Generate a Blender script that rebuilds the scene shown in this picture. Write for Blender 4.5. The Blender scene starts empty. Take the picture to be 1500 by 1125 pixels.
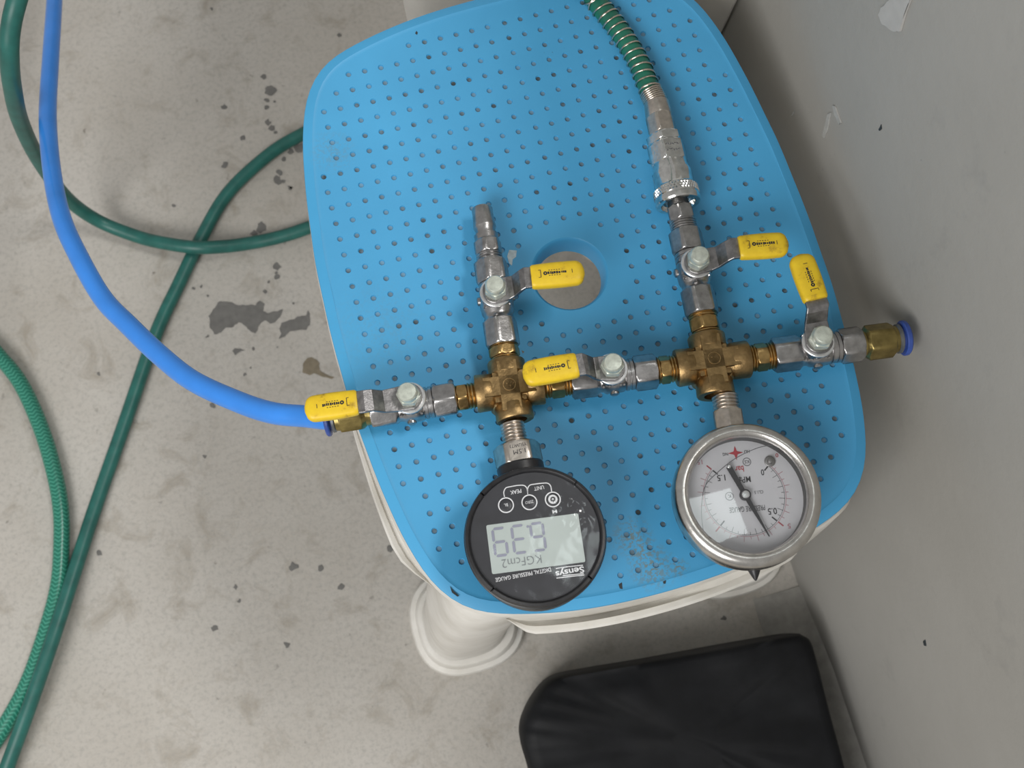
import bpy, bmesh, math, random
import numpy as np
from mathutils import Vector, Matrix, noise
from mathutils.geometry import delaunay_2d_cdt

random.seed(7)
SC = bpy.context.scene
COL = SC.collection
V = Vector
Z0 = 0.30                                   # height of the seat centre above the floor

# ------------------------------------------------------------------ camera
CAM = V((-0.0767506, -0.1708427, 0.4746904 + Z0))
RIGHT = V((0.96238971, -0.27147596, 0.01033688))
DOWN = V((-0.261856, -0.93707859, -0.23090076))
FWD = V((0.07237047, 0.21950974, -0.9729224))
FPX = 1560.0
cd = bpy.data.cameras.new('camera')
cam = bpy.data.objects.new('camera', cd)
COL.objects.link(cam)
m = Matrix.Identity(4)
for i in range(3):
    m[i][0], m[i][1], m[i][2], m[i][3] = RIGHT[i], -DOWN[i], -FWD[i], CAM[i]
cam.matrix_world = m
cd.sensor_width = 36.0
cd.lens = FPX * 36.0 / 1500.0
cd.clip_start, cd.clip_end = 0.01, 50
cd.dof.use_dof = True
cd.dof.focus_distance = 0.475
cd.dof.aperture_fstop = 18
SC.camera = cam

# ------------------------------------------------------------------ light, exposure
w = bpy.data.worlds.new('room_light')
SC.world = w
w.use_nodes = True
w.node_tree.nodes['Background'].inputs[0].default_value = (1.0, 0.985, 0.96, 1)
w.node_tree.nodes['Background'].inputs[1].default_value = 0.36


def lamp(name, loc, target, sx, sy, power, col=(1, 1, 1)):
    l = bpy.data.lights.new(name, 'AREA')
    l.shape = 'RECTANGLE'
    l.size, l.size_y, l.energy, l.color = sx, sy, power, col
    o = bpy.data.objects.new(name, l)
    COL.objects.link(o)
    o.location = loc
    o.rotation_euler = (V(target) - V(loc)).to_track_quat('-Z', 'Y').to_euler()
    return o


lamp('ceiling_lamp', (0.90, 0.0, 2.1), (0, 0, 0.3), 0.5, 0.35, 15, (1.0, 0.98, 0.95))
lamp('ceiling_panel', (0.28, 0.235, 2.1), (0.28, 0.235, 0.3), 0.33, 0.20, 0.62, (0.90, 1.0, 1.0))
lamp('window_light', (-0.95, -0.85, 1.35), (-0.1, -0.1, 0.2), 0.9, 0.8, 18.5, (1.0, 0.99, 0.975))

vs = SC.view_settings
vs.view_transform = 'Standard'
vs.look = 'None'
vs.exposure = 0.0
vs.gamma = 1.0
vs.use_curve_mapping = False


# ------------------------------------------------------------------ points and frames
def ray(px, py):
    return (RIGHT * ((px - 750) / FPX) + DOWN * ((py - 562.5) / FPX) + FWD)


def at(px, py, z):
    """the point of the horizontal plane at height z that stands at that place of the photograph"""
    d = ray(px, py)
    return CAM + d * ((z - CAM.z) / d.z)


SLOPE = 0.09                                # the fittings lie tilted, the gauges prop up their near end
UP = V((0, SLOPE, 1)).normalized()
AX0 = Z0 + 0.0115


def ap(px, py, lift=0.0):
    """a point on the tilted plane of the pipe axes, raised by lift"""
    d = ray(px, py)
    P0 = V((0, 0, AX0)) + UP * lift
    return CAM + d * ((P0 - CAM).dot(UP) / d.dot(UP))


def dish(x, y):
    return Z0 + 0.36 / 100 * 0.008 * ((x / 0.008) ** 2 + (y / 0.008) ** 2)


# ------------------------------------------------------------------ materials
def new_mat(name):
    mt = bpy.data.materials.new(name)
    mt.use_nodes = True
    nt = mt.node_tree
    return mt, nt, nt.nodes['Principled BSDF']


def nd(nt, typ, **kw):
    n = nt.nodes.new(typ)
    for k, v in kw.items():
        if k in n.inputs:
            n.inputs[k].default_value = v
        else:
            setattr(n, k, v)
    return n


def mixc(nt, fac, a, b):
    n = nt.nodes.new('ShaderNodeMix')
    n.data_type = 'RGBA'
    for sock, v in ((n.inputs[0], fac), (n.inputs[6], a), (n.inputs[7], b)):
        if hasattr(v, 'is_linked'):
            nt.links.new(v, sock)
        elif isinstance(v, (int, float)):
            sock.default_value = v
        else:
            sock.default_value = (*v, 1)
    return n.outputs[2]


def ramp(nt, src, stops):
    n = nt.nodes.new('ShaderNodeValToRGB')
    e = n.color_ramp.elements
    while len(e) < len(stops):
        e.new(0.5)
    for el, (p, c) in zip(e, stops):
        el.position = p
        el.color = (*c, 1) if not isinstance(c, (int, float)) else (c, c, c, 1)
    nt.links.new(src, n.inputs[0])
    return n.outputs[0]


def coords(nt):
    g = nt.nodes.new('ShaderNodeNewGeometry')
    return g.outputs['Position']


def noi(nt, scale, detail=4, rough=0.55, vec=None, dist=0.0):
    n = nd(nt, 'ShaderNodeTexNoise', Scale=scale, Detail=detail, Roughness=rough, Distortion=dist)
    nt.links.new(vec if vec is not None else coords(nt), n.inputs['Vector'])
    return n.outputs[0]


def bump(nt, b, h, strength, dist):
    n = nd(nt, 'ShaderNodeBump', Strength=strength, Distance=dist)
    nt.links.new(h, n.inputs['Height'])
    nt.links.new(n.outputs[0], b.inputs['Normal'])


def simple(name, col, rough=0.5, metal=0.0, var=0.15, scale=200, bstr=0.0, coat=0.0, col2=None, spec=0.5):
    mt, nt, b = new_mat(name)
    n = noi(nt, scale, 5)
    d = tuple(c * (1 - var) for c in col) if col2 is None else col2
    l = tuple(min(1, c * (1 + var * 0.6)) for c in col)
    c = ramp(nt, n, ((0.3, d), (0.65, l)))
    nt.links.new(c, b.inputs['Base Color'])
    b.inputs['Roughness'].default_value = rough
    b.inputs['Metallic'].default_value = metal
    b.inputs['Coat Weight'].default_value = coat
    b.inputs['Specular IOR Level'].default_value = spec
    if bstr:
        bump(nt, b, noi(nt, scale * 3, 3), bstr, 0.0003)
    return mt


M = {}
M['chrome'] = simple('worn_chrome_plate', (0.42, 0.41, 0.405), 0.30, 1.0, 0.25, 260, 0.25)
M['bright'] = simple('bright_chrome_plate', (0.72, 0.72, 0.70), 0.13, 1.0, 0.2, 300, 0.1)
M['steel'] = simple('brushed_lever_steel', (0.30, 0.29, 0.29), 0.40, 1.0, 0.3, 350, 0.3)
M['nickel'] = simple('warm_nickel', (0.62, 0.56, 0.50), 0.28, 1.0, 0.2, 300, 0.15)
M['brass'] = simple('aged_cast_brass', (0.33, 0.22, 0.10), 0.42, 1.0, 0.35, 240, 0.5)
M['brass2'] = simple('turned_brass', (0.44, 0.29, 0.12), 0.3, 1.0, 0.3, 260, 0.2)
M['brass3'] = simple('dull_brass', (0.31, 0.24, 0.09), 0.36, 1.0, 0.3, 200, 0.2)
M['zinc'] = simple('zinc_bolt', (0.62, 0.66, 0.58), 0.38, 0.55, 0.2, 400, 0.2)
M['washer'] = simple('white_steel_washer', (0.80, 0.80, 0.80), 0.3, 0.9, 0.15, 300)
M['bezel'] = simple('stainless_bezel', (0.62, 0.60, 0.57), 0.25, 1.0, 0.15, 180, 0.15)
M['black'] = simple('black_plastic', (0.018, 0.018, 0.02), 0.38, 0, 0.3, 300, 0.1)
M['face'] = simple('dark_face_foil', (0.024, 0.025, 0.031), 0.42, 0, 0.2, 150)
M['white_print'] = simple('white_print', (0.75, 0.76, 0.78), 0.5, 0, 0.1, 400)
M['black_print'] = simple('black_print', (0.018, 0.018, 0.022), 0.5, 0, 0.1, 400)
M['grey_print'] = simple('grey_print', (0.12, 0.12, 0.13), 0.5, 0, 0.1, 400)
M['red_print'] = simple('red_print', (0.42, 0.025, 0.04), 0.5, 0, 0.1, 400)
M['pink_print'] = simple('pink_print', (0.45, 0.20, 0.24), 0.5, 0, 0.1, 400)
M['lcd'] = simple('lcd_grey', (0.46, 0.52, 0.50), 0.35, 0, 0.06, 60)
M['segment'] = simple('lcd_segment', (0.27, 0.28, 0.36), 0.4, 0, 0.1, 60)
M['segment_dark'] = simple('lcd_segment_dark', (0.20, 0.22, 0.23), 0.4, 0, 0.1, 60)
M['dial'] = simple('dial_white', (0.60, 0.59, 0.62), 0.45, 0, 0.04, 60)
M['blue_ring'] = simple('blue_release_ring', (0.035, 0.075, 0.30), 0.4, 0, 0.2, 200)
M['grey_ring'] = simple('grey_ring', (0.16, 0.17, 0.18), 0.4, 0.6, 0.2, 200)
M['blue_tube'] = simple('blue_tube', (0.04, 0.25, 0.78), 0.30, 0, 0.10, 40, coat=0.15)
M['green_hose'] = simple('green_hose', (0.018, 0.125, 0.105), 0.42, 0, 0.22, 90)
M['green_hose2'] = simple('green_spring_hose', (0.014, 0.15, 0.095), 0.35, 0, 0.2, 120)
M['spring'] = simple('spring_wire', (0.60, 0.52, 0.44), 0.25, 1.0, 0.2, 300)
M['white_plastic'] = simple('white_plastic', (0.70, 0.68, 0.635), 0.40, 0, 0.10, 45, col2=(0.60, 0.575, 0.52))
M['bin_white'] = simple('bin_white', (0.66, 0.64, 0.60), 0.5, 0, 0.08, 30)
M['black_vinyl'] = simple('black_vinyl', (0.007, 0.0075, 0.009), 0.6, 0, 0.3, 60, 0.15, spec=0.25)
M['chip'] = simple('bare_concrete', (0.165, 0.16, 0.15), 0.8, 0, 0.16, 160, 0.6)
M['stain'] = simple('brown_stain', (0.215, 0.18, 0.125), 0.7, 0, 0.18, 220)
M['mortar'] = simple('mortar', (0.33, 0.32, 0.295), 0.8, 0, 0.15, 160, 0.5)
M['flake'] = simple('paint_flake', (0.47, 0.46, 0.44), 0.6, 0, 0.06, 160)
M['scratch'] = simple('pale_scratch', (0.42, 0.42, 0.40), 0.7, 0, 0.1, 300)
M['grime'] = simple('black_grime', (0.03, 0.04, 0.045), 0.7, 0, 0.3, 500)
M['residue'] = simple('pale_residue', (0.48, 0.58, 0.62), 0.6, 0, 0.2, 500)

# yellow vinyl with dirty edges
mt, nt, b = new_mat('yellow_vinyl')
n = noi(nt, 170, 6, 0.65)
c = ramp(nt, n, ((0.28, (0.36, 0.22, 0.02)), (0.42, (0.74, 0.50, 0.018)), (0.7, (0.82, 0.58, 0.02))))
nt.links.new(c, b.inputs['Base Color'])
b.inputs['Roughness'].default_value = 0.42
bump(nt, b, noi(nt, 500, 3), 0.15, 0.0003)
M['yellow'] = mt


def blue_seat():
    mt, nt, b = new_mat('blue_seat_plastic')
    pos = coords(nt)
    c = ramp(nt, noi(nt, 18, 4), ((0.3, (0.056, 0.325, 0.595)), (0.7, (0.066, 0.37, 0.665))))
    # grime where the seat is worn
    spots = []
    for px, py, r, k in ((925, 787, 0.0105, 1.0), (953, 832, 0.012, 1.0), (940, 810, 0.009, 0.9), (487, 222, 0.013, 0.35), (992, 833, 0.005, 1.0), (560, 480, 0.03, 0.15)):
        p = at(px, py, Z0 + 0.006)
        spots.append((p.x, p.y, r, k))
    for x, y, r, k in spots:
        sub = nd(nt, 'ShaderNodeVectorMath', operation='DISTANCE')
        nt.links.new(pos, sub.inputs[0])
        sub.inputs[1].default_value = (x, y, dish(x, y))
        mr = nd(nt, 'ShaderNodeMapRange')
        nt.links.new(sub.outputs['Value'], mr.inputs[0])
        mr.inputs[1].default_value, mr.inputs[2].default_value = r, r * 0.15
        nz = ramp(nt, noi(nt, 620, 5, 0.7), ((0.49, 0.0), (0.55, 1.0)))
        mu = nd(nt, 'ShaderNodeMath', operation='MULTIPLY')
        nt.links.new(mr.outputs[0], mu.inputs[0])
        nt.links.new(nz, mu.inputs[1])
        mk = nd(nt, 'ShaderNodeMath', operation='MULTIPLY')
        nt.links.new(mu.outputs[0], mk.inputs[0])
        mk.inputs[1].default_value = k
        c = mixc(nt, mk.outputs[0], c, (0.14, 0.215, 0.235))
    sp = ramp(nt, noi(nt, 330, 3, 0.6), ((0.20, 1.0), (0.235, 0.0)))
    c = mixc(nt, sp, c, (0.05, 0.12, 0.17))
    nt.links.new(c, b.inputs['Base Color'])
    b.inputs['Roughness'].default_value = 0.46
    bump(nt, b, noi(nt, 900, 3), 0.12, 0.0002)
    return mt


M['seat'] = blue_seat()
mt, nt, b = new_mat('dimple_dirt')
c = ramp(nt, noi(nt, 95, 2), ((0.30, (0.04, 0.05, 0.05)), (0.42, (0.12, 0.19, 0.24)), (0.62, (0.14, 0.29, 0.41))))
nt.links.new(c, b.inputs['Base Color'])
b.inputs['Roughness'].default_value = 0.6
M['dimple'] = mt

# painted concrete floor
mt, nt, b = new_mat('painted_concrete')
pos = coords(nt)
c = ramp(nt, noi(nt, 7, 6, 0.6), ((0.3, (0.43, 0.40, 0.355)), (0.7, (0.51, 0.485, 0.445))))
st = ramp(nt, noi(nt, 34, 8, 0.68, dist=0.6), ((0.53, 0.0), (0.70, 0.75)))
c = mixc(nt, st, c, (0.30, 0.265, 0.215))
pits = ramp(nt, noi(nt, 110, 5, 0.65), ((0.28, 0.8), (0.35, 0.0)))
c = mixc(nt, pits, c, (0.22, 0.205, 0.18))
sp2 = ramp(nt, noi(nt, 60, 3, 0.5), ((0.225, 0.9), (0.25, 0.0)))
c = mixc(nt, sp2, c, (0.17, 0.15, 0.125))
fine = ramp(nt, noi(nt, 300, 6, 0.75), ((0.36, 0.5), (0.52, 0.0)))
c = mixc(nt, fine, c, (0.30, 0.29, 0.265))
nt.links.new(c, b.inputs['Base Color'])
b.inputs['Roughness'].default_value = 0.62
bump(nt, b, noi(nt, 120, 7, 0.7), 0.45, 0.0014)
M['floor'] = mt

# grey painted wall
mt, nt, b = new_mat('painted_wall')
c = ramp(nt, noi(nt, 5, 5, 0.6), ((0.3, (0.325, 0.315, 0.29)), (0.7, (0.38, 0.37, 0.345))))
sm = ramp(nt, noi(nt, 26, 5, 0.7), ((0.60, 0.0), (0.8, 0.35)))
c = mixc(nt, sm, c, (0.19, 0.19, 0.185))
fl = ramp(nt, noi(nt, 150, 4, 0.7), ((0.22, 0.6), (0.28, 0.0)))
c = mixc(nt, fl, c, (0.15, 0.15, 0.14))
nt.links.new(c, b.inputs['Base Color'])
b.inputs['Roughness'].default_value = 0.7
bump(nt, b, noi(nt, 150, 5, 0.6), 0.22, 0.001)
M['wall'] = mt


def clear(name, fac, rough, tint=(1, 1, 1), bscale=0, bstr=0.0):
    """clear sheet: what lies behind shows, with a mirror-like sheen after Fresnel"""
    mt = bpy.data.materials.new(name)
    mt.use_nodes = True
    nt = mt.node_tree
    nt.nodes.remove(nt.nodes['Principled BSDF'])
    out = nt.nodes['Material Output']
    tr = nd(nt, 'ShaderNodeBsdfTransparent')
    tr.inputs[0].default_value = (*tint, 1)
    gl = nd(nt, 'ShaderNodeBsdfGlossy', Roughness=rough)
    lw = nd(nt, 'ShaderNodeLayerWeight', Blend=0.5)      # Schlick's law, the same from both sides
    pw = nd(nt, 'ShaderNodeMath', operation='POWER')
    nt.links.new(lw.outputs['Facing'], pw.inputs[0])
    pw.inputs[1].default_value = 5.0
    f0 = ((fac - 1) / (fac + 1)) ** 2 * 2
    fr = nd(nt, 'ShaderNodeMath', operation='MULTIPLY_ADD')
    nt.links.new(pw.outputs[0], fr.inputs[0])
    fr.inputs[1].default_value = 1 - f0
    fr.inputs[2].default_value = f0
    mx = nd(nt, 'ShaderNodeMixShader')
    nt.links.new(fr.outputs[0], mx.inputs[0])
    nt.links.new(tr.outputs[0], mx.inputs[1])
    nt.links.new(gl.outputs[0], mx.inputs[2])
    nt.links.new(mx.outputs[0], out.inputs[0])
    if bstr:
        bp = nd(nt, 'ShaderNodeBump', Strength=bstr, Distance=0.002)
        nt.links.new(noi(nt, bscale, 2, 0.5, dist=1.0), bp.inputs['Height'])
        nt.links.new(bp.outputs[0], gl.inputs['Normal'])
        nt.links.new(bp.outputs[0], lw.inputs['Normal'])
    return mt


M['glass'] = clear('gauge_glass', 1.6, 0.02, (0.97, 0.98, 0.98))
M['film'] = clear('wrinkled_film', 1.4, 0.10, (0.98, 0.98, 0.98))

# braided hose: herringbone under clear green
mt, nt, b = new_mat('braided_green_hose')
uv = nd(nt, 'ShaderNodeUVMap')
uv.uv_map = 'uv'
sep = nd(nt, 'ShaderNodeSeparateXYZ')
nt.links.new(uv.outputs[0], sep.inputs[0])


def mth(op, a, bb):
    n = nd(nt, 'ShaderNodeMath', operation=op)
    for s, v in zip(n.inputs, (a, bb)):
        if isinstance(v, (int, float)):
            s.default_value = v
        elif v is not None:
            nt.links.new(v, s)
    return n.outputs[0]


pp = mth('PINGPONG', mth('MULTIPLY', sep.outputs[0], 12), 1.0)
hh = mth('SINE', mth('ADD', mth('MULTIPLY', sep.outputs[1], 2200), mth('MULTIPLY', pp, 4.0)), None)
fac = ramp(nt, hh, ((0.35, 0.0), (0.8, 1.0)))
c = mixc(nt, fac, (0.018, 0.17, 0.115), (0.07, 0.33, 0.24))
nt.links.new(c, b.inputs['Base Color'])
b.inputs['Roughness'].default_value = 0.28
M['braid'] = mt


# ------------------------------------------------------------------ objects
def link(o, parent=None, label=None, cat=None, group=None, kind=None):
    COL.objects.link(o)
    if parent is not None:
        o.parent = parent
    for k, v in (('label', label), ('category', cat), ('group', group), ('kind', kind)):
        if v:
            o[k] = v
    return o


def empty(name, mw, label, cat, group=None):
    o = bpy.data.objects.new(name, None)
    o.empty_display_size = 0.01
    link(o, None, label, cat, group)
    o.matrix_world = mw
    return o


def obj(name, bm, mat, parent=None, smooth=35, flip=True, **kw):
    me = bpy.data.meshes.new(name)
    if flip:
        bmesh.ops.recalc_face_normals(bm, faces=bm.faces)
    bm.to_mesh(me)
    bm.free()
    for mm in (mat if isinstance(mat, (list, tuple)) else [mat]):
        me.materials.append(mm)
    if smooth:
        me.shade_smooth()
        me.set_sharp_from_angle(angle=math.radians(smooth))
    return link(bpy.data.objects.new(name, me), parent, **kw)


NSEG = 48


def hexr(af, th, rc):
    a = (th + math.pi / 6) % (math.pi / 3) - math.pi / 6
    return min(af / 2 / math.cos(a), rc)


def turn(bm, O, d, u, secs, seg=NSEG, phase=0.0, cap=True, mat=0):
    """skin round (t, r) and six-sided (t, af, rc) sections along the axis O + t d; u is up; phase turns the hexagon"""
    d = d.normalized()
    u = (u - d * u.dot(d)).normalized()
    v = d.cross(u)
    rings = []
    for s in secs:
        ring = []
        for k in range(seg):
            th = 2 * math.pi * k / seg + phase
            r = s[1] if len(s) == 2 else hexr(s[1], th - phase, s[2])
            ring.append(bm.verts.new(O + d * s[0] + u * (r * math.cos(th)) + v * (r * math.sin(th))))
        rings.append(ring)
    fs = []
    for a, b2 in zip(rings, rings[1:]):
        for k in range(seg):
            fs.append(bm.faces.new((a[k], a[(k + 1) % seg], b2[(k + 1) % seg], b2[k])))
    if cap:
        fs.append(bm.faces.new(rings[0][::-1]))
        fs.append(bm.faces.new(rings[-1]))
    for f in fs:
        f.material_index = mat
    return rings


def hexs(t0, t1, af):
    """sections of a chamfered hexagon"""
    s = 1 if t1 > t0 else -1
    k = af * 0.055 * s
    return [(t0, af, af * 0.505), (t0 + k * 0.5, af, af * 0.545), (t0 + k, af, af * 0.60),
            (t1 - k, af, af * 0.60), (t1 - k * 0.5, af, af * 0.545), (t1, af, af * 0.505)]


def thread(t0, t1, r, pitch=0.0012, depth=0.0006):
    n = max(2, int(abs(t1 - t0) / pitch))
    out = []
    for k in range(n):
        a = t0 + (t1 - t0) * k / n
        st = (t1 - t0) / n
        out += [(a, r - depth), (a + st * 0.35, r), (a + st * 0.65, r)]
    return out + [(t1, r - depth)]


def box(bm, c, ex, ey, ez, mat=0):
    c, ex, ey, ez = V(c), V(ex), V(ey), V(ez)
    vs_ = [bm.verts.new(c + ex * a + ey * b2 + ez * g) for a in (-1, 1) for b2 in (-1, 1) for g in (-1, 1)]
    for q in ((0, 1, 3, 2), (4, 6, 7, 5), (0, 4, 5, 1), (2, 3, 7, 6), (0, 2, 6, 4), (1, 5, 7, 3)):
        f = bm.faces.new([vs_[i] for i in q])
        f.material_index = mat
    return vs_


def catmull(P, n):
    out = []
    Q = [P[0] * 2 - P[1]] + list(P) + [P[-1] * 2 - P[-2]]
    for i in range(1, len(Q) - 2):
        a, b2, c2, d2 = Q[i - 1], Q[i], Q[i + 1], Q[i + 2]
        for k in range(n):
            t = k / n
            out.append(0.5 * ((2 * b2) + (c2 - a) * t + (2 * a - 5 * b2 + 4 * c2 - d2) * t * t + (3 * b2 - a - 3 * c2 + d2) * t ** 3))
    out.append(P[-1].copy())
    return out


def frames(P):
    T = [(P[min(i + 1, len(P) - 1)] - P[max(i - 1, 0)]).normalized() for i in range(len(P))]
    u = V((0, 0, 1)) - T[0] * T[0].z
    if u.length < 0.01:
        u = V((0, 1, 0))
    out = []
    for t in T:
        u = (u - t * u.dot(t)).normalized()
        out.append((t, u, t.cross(u)))
    return out


def sweep(bm, P, r, seg=16, uv=False):
    rings, L = [], 0.0
    Ls = []
    for i, (p, (t, u, v)) in enumerate(zip(P, frames(P))):
        if i:
            L += (P[i] - P[i - 1]).length
        Ls.append(L)
        rr = r[i] if isinstance(r, (list, tuple)) else r
        rings.append([bm.verts.new(p + (u * math.cos(2 * math.pi * k / seg) + v * math.sin(2 * math.pi * k / seg)) * rr) for k in range(seg)])
    lay = bm.loops.layers.uv.new('uv') if uv else None
    for i in range(len(P) - 1):
        for k in range(seg):
            f = bm.faces.new((rings[i][k], rings[i][(k + 1) % seg], rings[i + 1][(k + 1) % seg], rings[i + 1][k]))
            if uv:
                for l, (a, b2) in zip(f.loops, ((k, i), (k + 1, i), (k + 1, i + 1), (k, i + 1))):
                    l[lay].uv = (a / seg, Ls[b2])
    bm.faces.new(rings[0][::-1])
    bm.faces.new(rings[-1])


def ribbon(bm, pts, wd, z, th=0.00006, closed=False):
    """a flat printed line through local points"""
    P = [V((p[0], p[1], 0)) for p in pts]
    n = len(P)
    L, R = [], []
    for i in range(n):
        a = P[(i - 1) % n] if (closed or i) else P[i]
        c2 = P[(i + 1) % n] if (closed or i < n - 1) else P[i]
        t = (c2 - a).normalized()
        s = V((-t.y, t.x, 0)) * (wd / 2)
        L.append(bm.verts.new((P[i] + s) + V((0, 0, z))))
        R.append(bm.verts.new((P[i] - s) + V((0, 0, z))))
    for i in range(n if closed else n - 1):
        j = (i + 1) % n
        bm.faces.new((R[i], R[j], L[j], L[i]))


def disc(bm, c, r, z, seg=32, r0=0.0):
    if r0:
        A = [bm.verts.new((c[0] + r * math.cos(2 * math.pi * k / seg), c[1] + r * math.sin(2 * math.pi * k / seg), z)) for k in range(seg)]
        B = [bm.verts.new((c[0] + r0 * math.cos(2 * math.pi * k / seg), c[1] + r0 * math.sin(2 * math.pi * k / seg), z)) for k in range(seg)]
        for k in range(seg):
            bm.faces.new((A[k], A[(k + 1) % seg], B[(k + 1) % seg], B[k]))
    else:
        bm.faces.new([bm.verts.new((c[0] + r * math.cos(2 * math.pi * k / seg), c[1] + r * math.sin(2 * math.pi * k / seg), z)) for k in range(seg)])


def poly(bm, pts, z):
    return bm.faces.new([bm.verts.new((p[0], p[1], z)) for p in pts])


def text(name, s, mat, parent, mw, width, height, bold=0.0, label=None):
    """flat lettering, centred at the local matrix mw, squeezed to width x height"""
    cu = bpy.data.curves.new(name, 'FONT')
    cu.body = s
    cu.size = 1.0
    cu.offset = bold
    cu.resolution_u = 3
    tmp = bpy.data.objects.new('tmp', cu)
    me = bpy.data.meshes.new_from_object(tmp)
    bpy.data.objects.remove(tmp)
    bpy.data.curves.remove(cu)
    co = np.empty(len(me.vertices) * 3)
    me.vertices.foreach_get('co', co)
    co = co.reshape(-1, 3)
    lo, hi = co.min(0), co.max(0)
    sx, sy = width / max(1e-6, hi[0] - lo[0]), height / max(1e-6, hi[1] - lo[1])
    co[:, 0] = (co[:, 0] - (lo[0] + hi[0]) / 2) * sx
    co[:, 1] = (co[:, 1] - (lo[1] + hi[1]) / 2) * sy
    co[:, 2] = 0
    me.vertices.foreach_set('co', co.ravel())
    me.name = name
    me.materials.clear()
    me.materials.append(mat)
    o = link(bpy.data.objects.new(name, me), parent, label)
    o.matrix_local = mw
    return o


def T2(x, y, z, a=0.0):
    return Matrix.Translation((x, y, z)) @ Matrix.Rotation(a, 4, 'Z')


# ================================================================== SETTING
WX = 0.1385                                  # the wall's face
bm = bmesh.new()
n_ = 40
grid = [[bm.verts.new((-1.6 + (WX + 1.6) * i / n_, -1.3 + 2.6 * j / n_, 0)) for j in range(n_ + 1)] for i in range(n_ + 1)]
for i in range(n_):
    for j in range(n_):
        bm.faces.new((grid[i][j], grid[i + 1][j], grid[i + 1][j + 1], grid[i][j + 1]))
floor = obj('floor', bm, M['floor'], kind='structure')

bm = bmesh.new()
box(bm, (WX + 0.06, 0, 0.31), (0.06, 0, 0), (0, 1.3, 0), (0, 0, 0.31))
wall = obj('wall_right', bm, M['wall'], kind='structure')

bm = bmesh.new()
ys = [-0.195 - 0.02 * k for k in range(40)]
prev = None
for y in ys:
    j1, j2 = (noise.noise(V((y * 40, 0, 3))) * 0.002 for _ in (0, 1))
    q = min(1.0, max(0.04, (-0.190 - y) / 0.06))
    row = [bm.verts.new((0.104 + j1, y, 0.0004)), bm.verts.new((0.113 + j1, y, 0.0004 + 0.0026 * q)), bm.verts.new((0.128 + j1, y, 0.0004 + 0.0066 * q)), bm.verts.new((WX, y, 0.0004 + 0.0156 * q))]
    if prev:
        for k in range(3):
            bm.faces.new((prev[k], row[k], row[k + 1], prev[k + 1]))
    prev = row
obj('trim_1', bm, M['mortar'], kind='structure')


def blob_mesh(outline, z, jag=0.0012, n=4):
    """an irregular flat patch: the outline is roughened with noise"""
    bm = bmesh.new()
    pts = []
    N = len(outline)
    for i in range(N):
        a, b2 = outline[i], outline[(i + 1) % N]
        for k in range(n):
            p = a.lerp(b2, k / n)
            q = p * 300
            p = p + V((noise.noise(q), noise.noise(q + V((9, 3, 1))), 0)) * jag
            pts.append(p)
    f = bm.faces.new([bm.verts.new((p.x, p.y, z)) for p in pts])
    bmesh.ops.triangulate(bm, faces=[f])
    return bm


def crop_pts(L, ox, oy, s, z=0.0):
    return [at(ox + x / s, oy + y / s, z) for x, y in L]


S1 = (280, 400, 6.818)
big = [(265, 290), (330, 285), (420, 295), (450, 320), (540, 325), (600, 315), (650, 325), (680, 270), (735, 310), (715, 380), (770, 400), (850, 380), (920, 360), (890, 440),
       (850, 480), (790, 510), (750, 475), (700, 490), (640, 600), (590, 590), (540, 520), (480, 490), (420, 540), (340, 550), (300, 600), (235, 610), (190, 550), (180, 450), (170, 430), (240, 350)]
sec = [(900, 500), (960, 480), (1080, 430), (1150, 420), (1165, 370), (1185, 400), (1190, 520), (1150, 565), (980, 585), (940, 640), (885, 655), (900, 600), (880, 570)]
sml = [(405, 780), (440, 755), (540, 770), (440, 815)]
brn = [(1120, 900), (1160, 850), (1200, 840), (1250, 865), (1280, 900), (1280, 970), (1340, 1010), (1430, 1040), (1410, 1060), (1320, 1040), (1230, 1000), (1180, 1025), (1110, 990)]
for L in (big, sec, sml):
    obj('bare_patch', blob_mesh(crop_pts(L, *S1), 0.0003), M['chip'], floor, smooth=0, label='grey bare concrete where the paint has flaked off')
obj('brown_stain', blob_mesh(crop_pts(brn, *S1), 0.0003, 0.0006), M['stain'], floor, smooth=0, label='brown drip stain')
dots = [(1020, 297, 18), (740, 190, 25), (770, 90, 20), (860, 40, 26), (850, 0, 22), (100, 135, 18), (165, 235, 18), (160, 632, 20), (530, 1015, 18), (620, 760, 16), (590, 950, 16), (860, 735, 12), (25, 150, 14)]
dots = [(S1[0] + x / S1[2], S1[1] + y / S1[2], r / S1[2]) for x, y, r in dots]
S2 = (360, 90, 3.63)
dots += [(S2[0] + x / S2[2], S2[1] + y / S2[2], r / S2[2]) for x, y, r in
         ((95, 85, 17), (130, 155, 32), (110, 205, 14), (108, 245, 18), (118, 325, 19), (140, 355, 18), (160, 378, 10), (285, 460, 28), (240, 480, 18), (203, 520, 18), (180, 590, 18), (172, 632, 26), (200, 640, 12),
          (85, 885, 34), (45, 915, 20), (165, 1095, 24), (240, 672, 8), (155, 215, 8))]
dots += [(328, 157, 5), (355, 202, 4), (310, 13, 3), (329, 242, 5), (498, 52, 4), (357, 595, 5), (312, 594, 4), (300, 670, 3), (572, 803, 6), (548, 676, 5), (255, 301, 3), (60, 227, 3), (145, 548, 3), (425, 275, 4),
         (315, 920, 6), (345, 860, 5), (420, 945, 5), (500, 860, 5), (430, 830, 7), (145, 810, 5), (470, 832, 5), (350, 880, 3), (1060, 905, 4), (950, 1018, 4)]
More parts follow.
